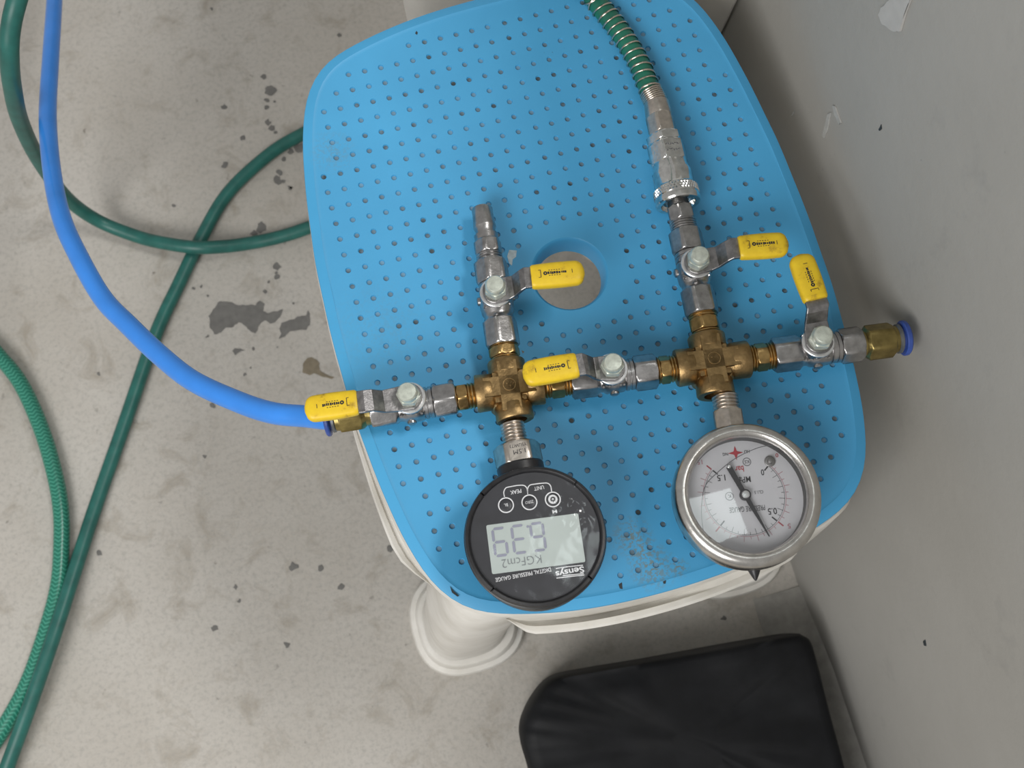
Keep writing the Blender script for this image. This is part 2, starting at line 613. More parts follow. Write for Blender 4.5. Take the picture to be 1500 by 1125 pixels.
for x, y, r in dots:
    a0 = random.random() * 6
    L = [at(x + r * math.cos(a0 + k * 0.7) * random.uniform(0.6, 1.15), y + r * 1.0 * math.sin(a0 + k * 0.7) * random.uniform(0.6, 1.15), 0) for k in range(9)]
    obj('bare_patch' if r > 4.5 else 'dark_speck', blob_mesh(L, 0.0003, 0.0012, 3), M['chip'], floor, smooth=0)

# marks on the wall: a lifted flake of paint and two scratches


def wall_pt(px, py, off=0.0):
    d = ray(px, py)
    return CAM + d * ((WX - off - CAM.x) / d.x)


def wall_patch(name, L, mat, off, jag=0.0006):
    bm = bmesh.new()
    P = [wall_pt(x, y, off) for x, y in L]
    Q = []
    for i in range(len(P)):
        for k in range(3):
            p = P[i].lerp(P[(i + 1) % len(P)], k / 3)
            Q.append(p + V((0, noise.noise(p * 400), noise.noise(p * 400 + V((5, 5, 5))))) * jag)
    r = [bm.verts.new(p) for p in Q]
    q = [bm.verts.new(p + V((off * 0.9, 0, 0))) for p in Q]
    f = bm.faces.new(r)
    for k in range(len(Q)):
        bm.faces.new((r[k], r[(k + 1) % len(Q)], q[(k + 1) % len(Q)], q[k]))
    bmesh.ops.triangulate(bm, faces=[f])
    return obj(name, bm, mat, wall, smooth=0)


wall_patch('paint_flake', [(1303, 0), (1316, -14), (1340, -20), (1325, 20), (1317, 46), (1308, 46), (1292, 36), (1286, 22), (1290, 12)], M['flake'], 0.0012)['label'] = 'pale lifted flake of paint'
wall_patch('scratch', [(1204, 200), (1212, 168), (1216, 165), (1211, 190), (1206, 202)], M['scratch'], 0.0008)
wall_patch('scratch', [(1219, 154), (1223, 158), (1231, 180), (1229, 184), (1222, 168)], M['scratch'], 0.0008)
wall_patch('scratch', [(1157, 170), (1162, 163), (1160, 170)], M['scratch'], 0.0008)
wall_patch('dark_scuff', [(1287, 190), (1290, 183), (1291, 188), (1288, 192)], M['grime'], 0.0004)
wall_patch('dark_scuff', [(1352, 940), (1355, 938), (1356, 946), (1353, 945)], M['grime'], 0.0004)

# ================================================================== STEP STOOL
FOLD = [(0, 115), (8, 115.8), (12.7, 117.3), (17.7, 119.8), (22.3, 122.3), (27, 125.6), (33, 131.5), (39, 138.5), (42, 143.2), (45.5, 147.5), (48, 151.8), (51.5, 156), (54.5, 158.6), (57.5, 159.6), (60.2, 158.8), (64, 156.9), (69, 154.6), (73, 153.2), (77, 151.8), (80.5, 150.9), (85, 150.0), (90, 149.7)]
FA, FR = [a for a, _ in FOLD], [r for _, r in FOLD]
# smooth the samples
_g = np.arange(-180, 181, 1.0)
_fold = np.where(np.abs(_g) <= 90, np.abs(_g), 180 - np.abs(_g))
_r = np.interp(_fold, FA, FR)
_k = np.exp(-np.arange(-6, 7) ** 2 / 12.0)
_k /= _k.sum()
_r = np.convolve(np.concatenate([_r[-7:-1], _r, _r[1:7]]), _k, 'same')[6:-6] + 0.25
SCX, SCY = 0.0, -0.022


def outline(th, off=0.0):
    """a point of the stool's outline at polar angle th (radians), moved outward by off"""
    def P(t):
        dg = (math.degrees(t) + 180) % 360 - 180
        r = float(np.interp(dg, _g, _r)) / 1000
        return V((SCX + r * math.cos(t), SCY + r * math.sin(t), 0))
    p = P(th)
    if off:
        t = (P(th + 0.01) - P(th - 0.01)).normalized()
        p = p + V((t.y, -t.x, 0)) * off
    return p


stool = empty('step_stool', Matrix.Translation((0, SCY, 0)), 'blue and white plastic step stool carrying the brass valve assembly', 'stool')
SI = Matrix.Translation((0, -SCY, 0))


def sobj(name, bm, mat, parent=stool, **kw):
    if parent is stool:
        bmesh.ops.transform(bm, matrix=SI, verts=bm.verts)
    return obj(name, bm, mat, parent, **kw)


# ---- seat: dished sheet with a bevelled rim, a finger hole and rows of dimples
G_, PIT = 1.0934, 0.008
NO = 180
TH = [2 * math.pi * k / NO for k in range(NO)]
rim_o = [outline(t, 0) for t in TH]
rim_i = [outline(t, -0.0052) for t in TH]
HC = V((-0.0010, -0.0197, 0))
HR = 0.0186
dims = []
for i in range(-8, 32):
    u = i - 11 - G_ / 2 if i <= 11 else i - 12 + G_ / 2
    for j in range(-6, 36):
        p = V((u * PIT, -(j - 12) * PIT, 0))
        q = p - V((SCX, SCY, 0))
        lim = (outline(math.atan2(q.y, q.x), -0.0115) - V((SCX, SCY, 0))).length
        if q.length < lim and (p - HC).length > 0.0258:
            dims.append(p)
ND, R1, R2 = 10, 0.00145, 0.00112
pts, edges = [], []


def loop2(P):
    s = len(pts)
    pts.extend((p.x, p.y) for p in P)
    edges.extend((s + k, s + (k + 1) % len(P)) for k in range(len(P)))
    return s


s_rim = loop2(rim_i)
NH = 48
s_hole = loop2([HC + V((math.cos(2 * math.pi * k / NH), math.sin(2 * math.pi * k / NH), 0)) * HR for k in range(NH)])
s_hole2 = loop2([HC + V((math.cos(2 * math.pi * k / NH), math.sin(2 * math.pi * k / NH), 0)) * (HR + 0.0014) for k in range(NH)])
s_rim2 = loop2([outline(t, -0.0066) for t in TH])
s_dim = [loop2([p + V((math.cos(2 * math.pi * k / ND), math.sin(2 * math.pi * k / ND), 0)) * R1 for k in range(ND)]) for p in dims]
for i in range(-30, 31):
    for j in range(-38, 39):
        p = V((i * 0.004 * G_, j * 0.004 - 0.02, 0))
        q = p - V((SCX, SCY, 0))
        if q.length < 0.16 and q.length < (outline(math.atan2(q.y, q.x), -0.0085) - V((SCX, SCY, 0))).length and (p - HC).length > HR + 0.003 and min((p.x - d.x) ** 2 + (p.y - d.y) ** 2 for d in dims) > 0.0025 ** 2:
            pts.append((p.x, p.y))
vo, eo, fo, *_ = delaunay_2d_cdt([V(p) for p in pts], edges, [], 0, 1e-7)
bm = bmesh.new()
vb = [bm.verts.new((v.x, v.y, dish(v.x, v.y))) for v in vo]
bm.verts.ensure_lookup_table()
darr = np.array([(p.x, p.y) for p in dims])
for f in fo:
    c = sum((vo[i] for i in f), V((0, 0))) / len(f)
    if (V((c.x, c.y, 0)) - HC).length < HR * 0.985:
        continue
    q = V((c.x - SCX, c.y - SCY, 0))
    if q.length > (outline(math.atan2(q.y, q.x), -0.0050) - V((SCX, SCY, 0))).length:
        continue
    if ((darr[:, 0] - c.x) ** 2 + (darr[:, 1] - c.y) ** 2).min() < (R1 * 0.93) ** 2:
        continue
    bm.faces.new([vb[i] for i in f])


def ring_of(P, dz):
    return [bm.verts.new((p.x, p.y, dish(p.x, p.y) + dz)) for p in P]


def skin(A, B, mat=0):
    for k in range(len(A)):
        f = bm.faces.new((A[k], A[(k + 1) % len(A)], B[(k + 1) % len(B)], B[k]))
        f.material_index = mat


# dimple walls and bottoms
for p, s in zip(dims, s_dim):
    top = [vb[s + k] for k in range(ND)]
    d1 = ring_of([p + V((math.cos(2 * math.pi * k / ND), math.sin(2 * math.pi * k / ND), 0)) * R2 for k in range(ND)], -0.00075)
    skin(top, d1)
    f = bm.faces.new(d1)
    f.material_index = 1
# rim: bevel, edge, side, underside
A = [vb[s_rim + k] for k in range(NO)]
for off, dz in ((-0.0048, 0.00015), (-0.0012, -0.0010), (-0.0003, -0.0014), (0.0, -0.0022), (0.0, -0.0050), (-0.004, -0.0056), (-0.012, -0.0060)):
    B = ring_of([outline(t, off) for t in TH], dz)
    skin(A, B)
    A = B
low = A
A = [vb[s_hole + k] for k in range(NH)]
for rr, dz in ((0.0183, 0.0000), (0.0178, -0.0004), (0.0172, -0.0016), (0.0167, -0.0035), (0.0162, -0.007), (0.0160, -0.013), (0.0168, -0.013), (0.020, -0.006)):
    B = ring_of([HC + V((math.cos(2 * math.pi * k / NH), math.sin(2 * math.pi * k / NH), 0)) * rr for k in range(NH)], dz)
    skin(A, B)
    A = B
# underside between the hole and the rim
hole_low = A
for k in range(NO):
    kk = round(k * NH / NO) % NH
    kn = round((k + 1) * NH / NO) % NH
    vsf = [low[k], low[(k + 1) % NO], hole_low[kn]] + ([hole_low[kk]] if kk != kn else [])
    bm.faces.new(vsf)
loose = [v for v in bm.verts if not v.link_faces]
bmesh.ops.delete(bm, geom=loose, context='VERTS')
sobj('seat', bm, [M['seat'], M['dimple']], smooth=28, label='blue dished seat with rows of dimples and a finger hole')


def edge_z(p):
    return dish(p.x, p.y)


# ---- white base
def loft(rows, closed_path=True, mat=0):
    """rows: list of lists of points (one per station) - skin them"""
    bm = bmesh.new()
    R = [[bm.verts.new(p) for p in row] for row in rows]
    n = len(R)
    for i in range(n if closed_path else n - 1):
        a, b2 = R[i], R[(i + 1) % n]
        for k in range(len(a)):
            bm.faces.new((a[k], a[(k + 1) % len(a)], b2[(k + 1) % len(b2)], b2[k]))
    if not closed_path:
        bm.faces.new(R[0][::-1])
        bm.faces.new(R[-1])
    return bm


def section(t, prof):
    out = []
    for off, dz in prof:
        p = outline(t, off)
        out.append(V((p.x, p.y, edge_z(outline(t)) + dz)))
    return out


RIMP = [(-0.003, -0.0062), (-0.0010, -0.0051), (-0.0002, -0.0054), (0.0004, -0.0065), (0.0012, -0.0110), (0.0002, -0.0125), (-0.0018, -0.0125), (-0.003, -0.011)]
sobj('base_rim', loft([section(t, RIMP) for t in TH]), M['white_plastic'], label='thin white rim under the blue seat')
LEG = [math.radians(a) for a in (57.5, 122.5, -122.5, -57.5)]
FOOT = (0.096, 0.128)


def apron(t0, t1):
    st = []
    n = 40
    for k in range(n + 1):
        t = t0 + (t1 - t0) * k / n
        sn = math.sin(math.pi * k / n)
        dp = 0.046 - 0.014 * sn
        dg = (math.degrees(t) + 180) % 360 - 180
        f = 0.12 + 0.88 * max(0.0, min(1.0, (-dg - 5) / 40 if dg > -90 else (dg + 175) / -1 / 40 + 0.0)) if dg < 0 else 0.05
        if -180 <= dg <= -90:
            f = 0.12 + 0.88 * max(0.0, min(1.0, (175 + dg) / 40))
        fr_ = -128 < dg < -52
        en = min(1.0, sn / 0.30)
        en = en * en * (3 - 2 * en)
        f = f * en
        g = (max(0.0, 1 - abs(k / n - 0.30) / 0.34) if fr_ else 0.12 * en) * en
        st.append(section(t, [(-0.0045, -0.010), (-0.0022, -0.010), (-0.0012, -0.013), (0.0004 + 0.0014 * f, -dp + 0.009), (0.0010 + 0.0018 * f, -dp + 0.0085 - 0.0075 * g), (0.0010 + 0.0036 * f, -dp + 0.0085 - 0.0075 * g),
                              (0.0010 + 0.0040 * f, -dp + 0.0088), (0.0010 + 0.0062 * f, -dp + 0.0094), (0.0010 + 0.0074 * f, -dp + 0.008), (0.0010 + 0.0072 * f, -dp - 0.003), (-0.001, -dp - 0.003), (-0.0045, -0.022)]))
    return loft(st, False)


for a, b2 in ((62, 118), (128, 232), (242, 298), (-52, 52)):
    sobj('apron', apron(math.radians(a), math.radians(b2)), M['white_plastic'])
for sx in (-1, 1):
    for sy in (1, -1):
        rows = []
        bm = bmesh.new()
        ns = 40
        prof = []
        for z, cx, cy, rx, ry in ((-0.0085, 0.0720, 0.1170, 0.0190, 0.0175), (-0.016, 0.0732, 0.1190, 0.0215, 0.0210), (-0.05, 0.0765, 0.1215, 0.0225, 0.0222), (-0.12, 0.0860, 0.1250, 0.0240, 0.0230), (-0.22, 0.0930, 0.1285, 0.0255, 0.0245), (-0.275, 0.0970, 0.1300, 0.0270, 0.0255), (-0.288, 0.0975, 0.1305, 0.0285, 0.0265)):
            zt = 0.314 if z > -0.03 and sy < 0 else (0.3085 if z > -0.03 else 0.31)
            ring = []
            for k in range(ns):
                a = 2 * math.pi * k / ns
                ca, sa = math.cos(a), math.sin(a)
                e = 2 / 2.6
                x = sx * (cx + rx * abs(ca) ** e * (1 if ca > 0 else -1))
                y = sy * (cy + ry * abs(sa) ** e * (1 if sa > 0 else -1))
                ring.append(bm.verts.new((SCX + x, SCY + y, zt + z)))
            prof.append(ring)
        for a, b2 in zip(prof, prof[1:]):
            for k in range(ns):
                bm.faces.new((a[k], a[(k + 1) % ns], b2[(k + 1) % ns], b2[k]))
        bm.faces.new(prof[0])
        bm.faces.new(prof[-1])
        leg = sobj('leg', bm, M['white_plastic'])
        # stepped foot round the bottom of the leg
        bm = bmesh.new()
        prof = []
        for z, g in ((0.0, 0.000), (0.0, 0.0105), (0.006, 0.0110), (0.0085, 0.0098), (0.010, 0.0065), (0.016, 0.0058), (0.0185, 0.004), (0.020, -0.002)):
            ring = []
            for k in range(ns):
                a = 2 * math.pi * k / ns
                ca, sa = math.cos(a), math.sin(a)
                e = 2 / 2.6
                x = sx * (0.0965 + (0.0285 + g) * abs(ca) ** e * (1 if ca > 0 else -1))
                y = sy * (0.1305 + (0.0265 + g) * abs(sa) ** e * (1 if sa > 0 else -1))
                ring.append(bm.verts.new((x, y, z)))
            prof.append(ring)
        for a, b2 in zip(prof, prof[1:]):
            for k in range(ns):
                bm.faces.new((a[k], a[(k + 1) % ns], b2[(k + 1) % ns], b2[k]))
        bm.faces.new(prof[0])
        bm.faces.new(prof[-1])
        obj('foot', bm, M['white_plastic'], leg)

# ================================================================== VALVE ASSEMBLY


class Arm:
    """a straight run of fittings through two places of the photograph"""

    def __init__(s, a, b, za=0.0, zb=0.0):
        s.a, s.b = a, b
        s.O = ap(*a, za)
        s.d = (ap(*b, zb) - s.O).normalized()

    def t(s, x=None, y=None, lift=0.0):
        (x0, y0), (x1, y1) = s.a, s.b
        if y is None:
            y = y0 + (y1 - y0) * (x - x0) / (x1 - x0)
        else:
            x = x0 + (x1 - x0) * (y - y0) / (y1 - y0)
        return (ap(x, y, lift) - s.O).dot(s.d)

    def P(s, t):
        return s.O + s.d * t


MO = ap(895, 550)
rig = empty('valve_manifold', Matrix.Translation(MO), 'brass and steel manifold of two crosses and five yellow handled valves on the stool', 'valve manifold')
RI = Matrix.Translation(-MO)


def robj(name, bm, mat, parent=rig, **kw):
    """world-space mesh -> child of the manifold or of one of its parts (whose origins are the manifold's)"""
    bmesh.ops.transform(bm, matrix=RI, verts=bm.verts)
    return obj(name, bm, mat, parent, **kw)


def mmpx(n, P):
    """length of n photograph pixels at point P"""
    return n * (P - CAM).dot(FWD) / FPX


LX = 0.006     # visible ridge above the axis
X1, X2 = (746.5, 571), (1042, 533)
H_ = Arm(X1, X2)
W_ = Arm((746.5, 571), (500, 610))
N1 = Arm((740, 524), (705, 300))
S1A = Arm((746.5, 571), (770, 690))
E_ = Arm((1042, 533), (1318, 496))
N2 = Arm((1034, 486), (1003, 340))
S2A = Arm((1042, 533), (1056, 628))
HD = H_.d                                    # along the manifold
VD = UP.cross(HD)                            # towards the back, in the plane

# ---- cross fittings
def cross(c, arms, marks):
    C = ap(*c)
    bm = bmesh.new()
    for a, d, L in arms:
        turn(bm, C, d, UP, [(0, 0.0072), (L * 0.44, 0.0072), (L * 0.50, 0.0077), (L * 0.54, 0.0082), (L - 0.0006, 0.0084), (L, 0.0080), (L, 0.0052), (L - 0.003, 0.0050)], 40)
    # cast body: raised plus-shaped pad and blunt corners
    e1, e2 = HD, VD
    for s, q in ((0.0125, 0.0047), (0.0047, 0.0125)):
        vs_ = box(bm, C + UP * 0.0036, e1 * s, e2 * q, UP * 0.0041)
        for v in vs_:
            if (v.co - C).dot(UP) > 0.005:
                l = v.co - C
                v.co -= (e1 * l.dot(e1) + e2 * l.dot(e2)) * 0.10
    box(bm, C - UP * 0.001, e1 * 0.0068 + e2 * 0.0, e2 * 0.0068, UP * 0.0066)
    for qx in (-1, 1):
        for qy in (-1, 1):
            turn(bm, C + e1 * (qx * 0.0062) + e2 * (qy * 0.0062) - UP * 0.0062, UP, e1, [(0, 0.0032), (0.0075, 0.0030), (0.0095, 0.0014)], 12)
    o = robj('cross_fitting', bm, M['brass'], smooth=40)
    bm = bmesh.new()
    for k in range(marks):
        turn(bm, C + UP * 0.0075 + e1 * (k * 0.0014 - 0.001) + e2 * 0.0005 * (-1) ** k, UP, e1, [(0, 0.0006), (0.0004, 0.0004)], 8)
    turn(bm, C + UP * 0.0075, UP, e1, [(0, 0.0030), (0.0004, 0.0029), (0.0004, 0.0025), (0, 0.0024)], 32, cap=False)
    robj('cast_mark', bm, M['brass'], o)
    return C


def al(A, **k):
    return abs(A.t(**k))


C1 = cross(X1, ((0, -HD, al(H_, x=697)), (0, HD, al(H_, x=796)), (0, VD, (ap(740, 524, LX) - ap(*X1)).length * 0.93), (0, S1A.d, al(S1A, y=616))), 3)
C2 = cross(X2, ((0, -HD, (ap(990, 540) - ap(*X2)).length), (0, HD, al(E_, x=1096)), (0, VD, (ap(1034, 486, LX) - ap(*X2)).length * 0.92), (0, S2A.d, al(S2A, y=580))), 1)


def valve(A, t0, t1, bolt, grip, label, h0=0.30, h1=0.26, phase=0.26, af=0.0138, glen=None):
    """ball valve along arm A from t0 to t1; bolt: photograph place of the lever bolt; grip: root and tip of the yellow sleeve"""
    L = t1 - t0
    sg = 1 if L > 0 else -1
    a, b2 = t0 + L * h0, t1 - L * h1
    mid = (ap(*bolt, 0.0205) - A.O).dot(A.d)
    bm = bmesh.new()
    secs = hexs(t0, a, af)
    w_ = b2 - a
    secs += [(a + 0.06 * w_, 0.0064), (a + 0.14 * w_, 0.0066), (a + 0.22 * w_, 0.0074), (a + 0.45 * w_, 0.0078), (a + 0.68 * w_, 0.0073), (a + 0.74 * w_, 0.0066),
             (a + 0.75 * w_, 0.0071), (a + 0.83 * w_, 0.0071), (a + 0.84 * w_, 0.0066), (a + 0.88 * w_, 0.0066), (a + 0.89 * w_, 0.0070), (a + 0.97 * w_, 0.0070), (b2 - 0.0001 * sg, 0.0064)]
    secs += hexs(b2, t1, af)
    turn(bm, A.O, A.d, UP, secs, phase=phase)
    Pm = A.P(mid)
    turn(bm, Pm, UP, A.d, [(0.003, 0.0060), (0.0085, 0.0058), (0.0092, 0.0052), (0.0105, 0.0050)], 32)
    # small bosses and cast letters on the flanks
    sd = UP.cross(A.d).normalized()
    for s in (-1, 1):
        turn(bm, Pm + sd * s * 0.0062 + A.d * 0.001, sd * s, UP, [(0, 0.0022), (0.0022, 0.0020), (0.0026, 0.0012)], 12)
        for q in (-0.004, -0.0015, 0.0035, 0.005):
            nr = (sd * s * 0.75 + UP * 0.66).normalized()
            box(bm, Pm + A.d * q + nr * 0.0076, A.d * 0.0005, sd.cross(nr).normalized() * 0.0, nr * 0.0004) if False else turn(bm, Pm + A.d * q + nr * 0.0070, nr, UP, [(0, 0.0007), (0.0011, 0.0006)], 6)
    body = robj('ball_valve', bm, M['chrome'], label=label)
    # lever stop disc under the lever
    bm = bmesh.new()
    turn(bm, Pm, UP, A.d, [(0.0100, 0.0040), (0.0100, 0.0068), (0.0103, 0.0071), (0.0109, 0.0071), (0.0112, 0.0068), (0.0112, 0.0040)], 40)
    robj('washer', bm, M['washer'], body)
    # lever: flat strip bent upward towards the grip
    g0, g1 = ap(*grip[0], 0.0185), ap(*grip[1], 0.0185)
    gd = (g1 - g0)
    gl = gd.length
    gd.normalize()
    side = UP.cross(gd).normalized()
    b0 = Pm + UP * 0.0120
    dirn = g0 - b0
    dirn -= UP * dirn.dot(UP)
    dl = dirn.length
    path = [b0 - dirn * 0.0, b0 + dirn * (0.0055 / dl), b0 + dirn * 0.52 + UP * 0.0010, b0 + dirn * 0.72 + UP * 0.0055, g0 - gd * 0.0028, g0 + gd * 0.010]
    hw = [0.0057, 0.0054, 0.0049, 0.0048, 0.0049, 0.0046]
    fine = []
    for i in range(len(path) - 1):
        for k in range(4):
            fine.append((path[i].lerp(path[i + 1], k / 4), hw[i] + (hw[i + 1] - hw[i]) * k / 4))
    fine.append((path[-1], hw[-1]))
    bm = bmesh.new()
    # rounded end behind the bolt
    rows = []
    dn = dirn.normalized()
    s0 = UP.cross(dn).normalized()
    for k in range(7, 0, -1):
        x = -0.0057 * math.sin(math.pi / 2 * k / 7.0)
        y = 0.0057 * math.cos(math.pi / 2 * k / 7.0) + 0.0003
        rows.append((b0 + dn * x, y, s0))
    for i, (p, h) in enumerate(fine):
        f = i / (len(fine) - 1)
        rows.append((p, h, s0.lerp(side, min(1, f * 1.3)).normalized()))
    R = []
    for i, (p, h, sv) in enumerate(rows):
        tv = (rows[min(i + 1, len(rows) - 1)][0] - rows[max(i - 1, 0)][0]).normalized()
        nv = tv.cross(sv).normalized()
        if nv.dot(UP) < 0:
            nv = -nv
        R.append([bm.verts.new(p + sv * a_ + nv * c_) for a_, c_ in ((-h, -0.0007), (h, -0.0007), (h, 0.0006), (h - 0.0003, 0.0008), (-h + 0.0003, 0.0008), (-h, 0.0006))])
    for p, q in zip(R, R[1:]):
        for k in range(6):
            bm.faces.new((p[k], p[(k + 1) % 6], q[(k + 1) % 6], q[k]))
    bm.faces.new(R[0])
    bm.faces.new(R[-1])
    robj('lever', bm, M['steel'], body, smooth=9)
    # nut and bolt end
    bm = bmesh.new()
    turn(bm, Pm, UP, A.d, hexs(0.0128, 0.0170, 0.0090), phase=0.4)
    robj('nut', bm, M['zinc'], body)
    bm = bmesh.new()
    turn(bm, Pm, UP, A.d, [(0.0165, 0.0044), (0.0188, 0.0044), (0.0196, 0.0042), (0.0203, 0.0036), (0.0205, 0.0015)], 32)
    robj('bolt', bm, M['zinc'], body)
    # yellow sleeve
    bm = bmesh.new()
    st = []
    nn = 26
    for k in range(nn + 1):
        f = k / nn
        x = gl * f
        e = max(0.0, (x - (gl - 0.0040)) / 0.0040)
        rw = 0.00545 + 0.0004 * math.sin(math.pi * f)
        if e > 0:
            rw -= 0.0040 * (1 - math.sqrt(max(0, 1 - e * e)))
        rt = 0.0029 * (1 - 0.55 * e ** 3) + 0.0002 * math.sin(math.pi * f)
        if f == 0:
            rw, rt = rw - 0.0004, rt - 0.0004
        st.append((x, rw, rt))
    rows = []
    for x, rw, rt in [(0.0, 0.0047, 0.0012)] + st:
        ring = []
        for q in range(28):
            a_ = 2 * math.pi * q / 28
            ca, sa = math.cos(a_), math.sin(a_)
            e = 2 / 3.2
            ring.append(bm.verts.new(g0 + gd * x + side * (rw * abs(ca) ** e * (1 if ca > 0 else -1)) + UP * (rt * abs(sa) ** e * (1 if sa > 0 else -1))))
        rows.append(ring)
    for p, q in zip(rows, rows[1:]):
        for k in range(28):
            bm.faces.new((p[k], p[(k + 1) % 28], q[(k + 1) % 28], q[k]))
    bm.faces.new(rows[0])
    bm.faces.new(rows[-1])
    robj('grip', bm, M['yellow'], body, smooth=50, label='yellow vinyl sleeve')
    # worn black print on the sleeve (too worn to read)
    bm = bmesh.new()
    top = g0 + UP * 0.00312

    def dash(x, y, lx, ly):
        c = top + gd * x + side * y
        vv = [bm.verts.new(c + gd * (lx * a_) + side * (ly * c_)) for a_, c_ in ((-.5, -.5), (.5, -.5), (.5, .5), (-.5, .5))]
        bm.faces.new(vv)

    dash(0.0042, 0, 0.00025, 0.0034)
    dash(0.0037, 0.0017, 0.001, 0.00022)
    dash(0.0037, -0.0017, 0.001, 0.00022)
    for k in range(14):
        a_, c_ = 2 * math.pi * k / 14, 2 * math.pi * (k + 1) / 14
        P4 = [top + gd * (0.0062 + r * math.cos(q)) + side * (r * math.sin(q)) for r, q in ((0.0009, a_), (0.0009, c_), (0.0003, c_), (0.0003, a_))]
        bm.faces.new([bm.verts.new(p) for p in P4])
    x = 0.0076
    rnd = random.Random(int(gl * 1e7))
    for k in range(9):
        wl = rnd.uniform(0.0005, 0.0009)
        dash(x, rnd.uniform(-0.0001, 0.0001), wl, rnd.uniform(0.0008, 0.0013))
        x += wl + 0.00018
    for row in (-0.0012, 0.0013):
        x = 0.0080
        for k in range(5):
            dash(x, row, 0.0006, 0.0003)
            x += 0.0011
    dash(gl - 0.0055, 0.0, 0.00025, 0.0018)
    robj('grip_print', bm, M['black_print'], body, smooth=0)
    return body


valve(W_, W_.t(x=543), W_.t(x=668), (597, 578), ((524, 589.5), (447, 601)), 'ball valve on the blue tube, its lever lying along the pipe')
valve(H_, H_.t(x=836), H_.t(x=961), (898, 527), ((845.5, 535), (766, 549.5)), 'ball valve between the two brass crosses')
valve(E_, E_.t(x=1132), E_.t(x=1261), (1209, 496), ((1195, 440), (1171, 374)), 'ball valve beside the wall, its lever across the pipe', h0=0.30, h1=0.25)
valve(N1, N1.t(y=501, lift=LX), N1.t(y=376, lift=LX), (724, 415), ((778, 406.5), (856, 399)), 'ball valve below the bare plug, its lever over the finger hole')
valve(N2, N2.t(y=455, lift=LX), N2.t(y=332, lift=LX), (1023, 372), ((1082, 363.5), (1154, 358)), 'ball valve below the chrome coupler', phase=0.1)


def nipple(A, secs, mat, name='hex_nipple', phase=0.2, **kw):
    bm = bmesh.new()
    turn(bm, A.O, A.d, UP, secs, phase=phase)
    return robj(name, bm, mat, **kw)


def nip(A, ts, r_end, af, mat, **kw):
    """threaded end, hexagon, threaded end between four axis places"""
    t0, t1, t2, t3 = ts
    nipple(A, thread(t0, t1, r_end) + hexs(t1, t2, af) + thread(t2, t3, r_end), mat, **kw)


xs = lambda A, *v: [A.t(x=k) for k in v]
yl = lambda A, *v: [A.t(y=k, lift=LX) for k in v]
nip(W_, xs(W_, 664, 670, 685, 700), 0.0058, 0.0110, M['brass2'])
nip(H_, xs(H_, 793, 806, 826, 839), 0.0060, 0.0112, M['brass2'])
nip(H_, xs(H_, 958, 966, 981, 994), 0.0060, 0.0110, M['brass2'])
nip(E_, xs(E_, 1094, 1106, 1123, 1135), 0.0060, 0.0110, M['brass2'])
nip(N1, yl(N1, 526, 517, 503, 498), 0.0064, 0.0122, M['brass2'])
t_ = yl(N2, 489, 479, 461, 452)
nip(N2, t_, 0.0064, 0.0122, M['brass2'])


# ---- push-in ends: brass body, grey ring, blue release collar
def push_in(A, v, label):
    t0, t1, t2, t3, t4, t5 = [A.t(x=k) for k in v]
    o = nipple(A, [(t0, 0.0058), (t0 * 0.3 + t1 * 0.7, 0.0058)] + hexs(t1, t2, 0.0138) + [(t2, 0.0062), (t3, 0.0060)], M['brass3'], 'tube_fitting', label=label)
    bm = bmesh.new()
    turn(bm, A.O, A.d, UP, [(t3, 0.0060), (t3 * 0.7 + t4 * 0.3, 0.0066), (t4, 0.0066)], 32)
    robj('fitting_ring', bm, M['grey_ring'], o)
    bm = bmesh.new()
    s = 1 if t5 > t4 else -1
    turn(bm, A.O, A.d, UP, [(t4, 0.0055), (t4 + 0.001 * s, 0.0056), (t4 + 0.001 * s, 0.0074), (t4 + 0.0015 * s, 0.0079), (t5 - 0.0006 * s, 0.0079), (t5, 0.0074), (t5, 0.0054), (t5 - 0.003 * s, 0.0052)], 40)
    robj('release_collar', bm, M['blue_ring'], o, label='blue plastic release collar')


push_in(W_, (548, 530, 497, 491, 486, 476), 'brass push-in fitting holding the blue tube')
push_in(E_, (1257, 1268, 1306, 1312, 1317, 1328), 'brass push-in fitting with nothing plugged in')

# ---- bare plug on the near-side branch
t = lambda y: N1.t(y=y, lift=0.005)
bm = bmesh.new()
turn(bm, N1.O, N1.d, UP, thread(t(386), t(366), 0.0060) + hexs(t(366), t(347), 0.0112) + [(t(346), 0.0054), (t(338), 0.0056), (t(337), 0.0046), (t(330), 0.0046), (t(327), 0.0052), (t(325), 0.0053), (t(311), 0.0049), (t(300), 0.0049), (t(298), 0.0045), (t(298), 0.0030), (t(306), 0.0028)], phase=0.25)
robj('hose_plug', bm, M['chrome'], label='bare steel hose plug')

# ---- plug in the coupler
CP = Arm((1003, 340), (961, 150), 0.0, 0.0035)
t = lambda y: CP.t(y=y, lift=LX)
bm = bmesh.new()
turn(bm, CP.O, CP.d, UP, thread(t(338), t(317), 0.0062) + hexs(t(317), t(297), 0.0112) + [(t(296), 0.0050), (t(270), 0.0050)], phase=0.3)
robj('hose_plug', bm, M['chrome'], label='steel hose plug pushed into the coupler')

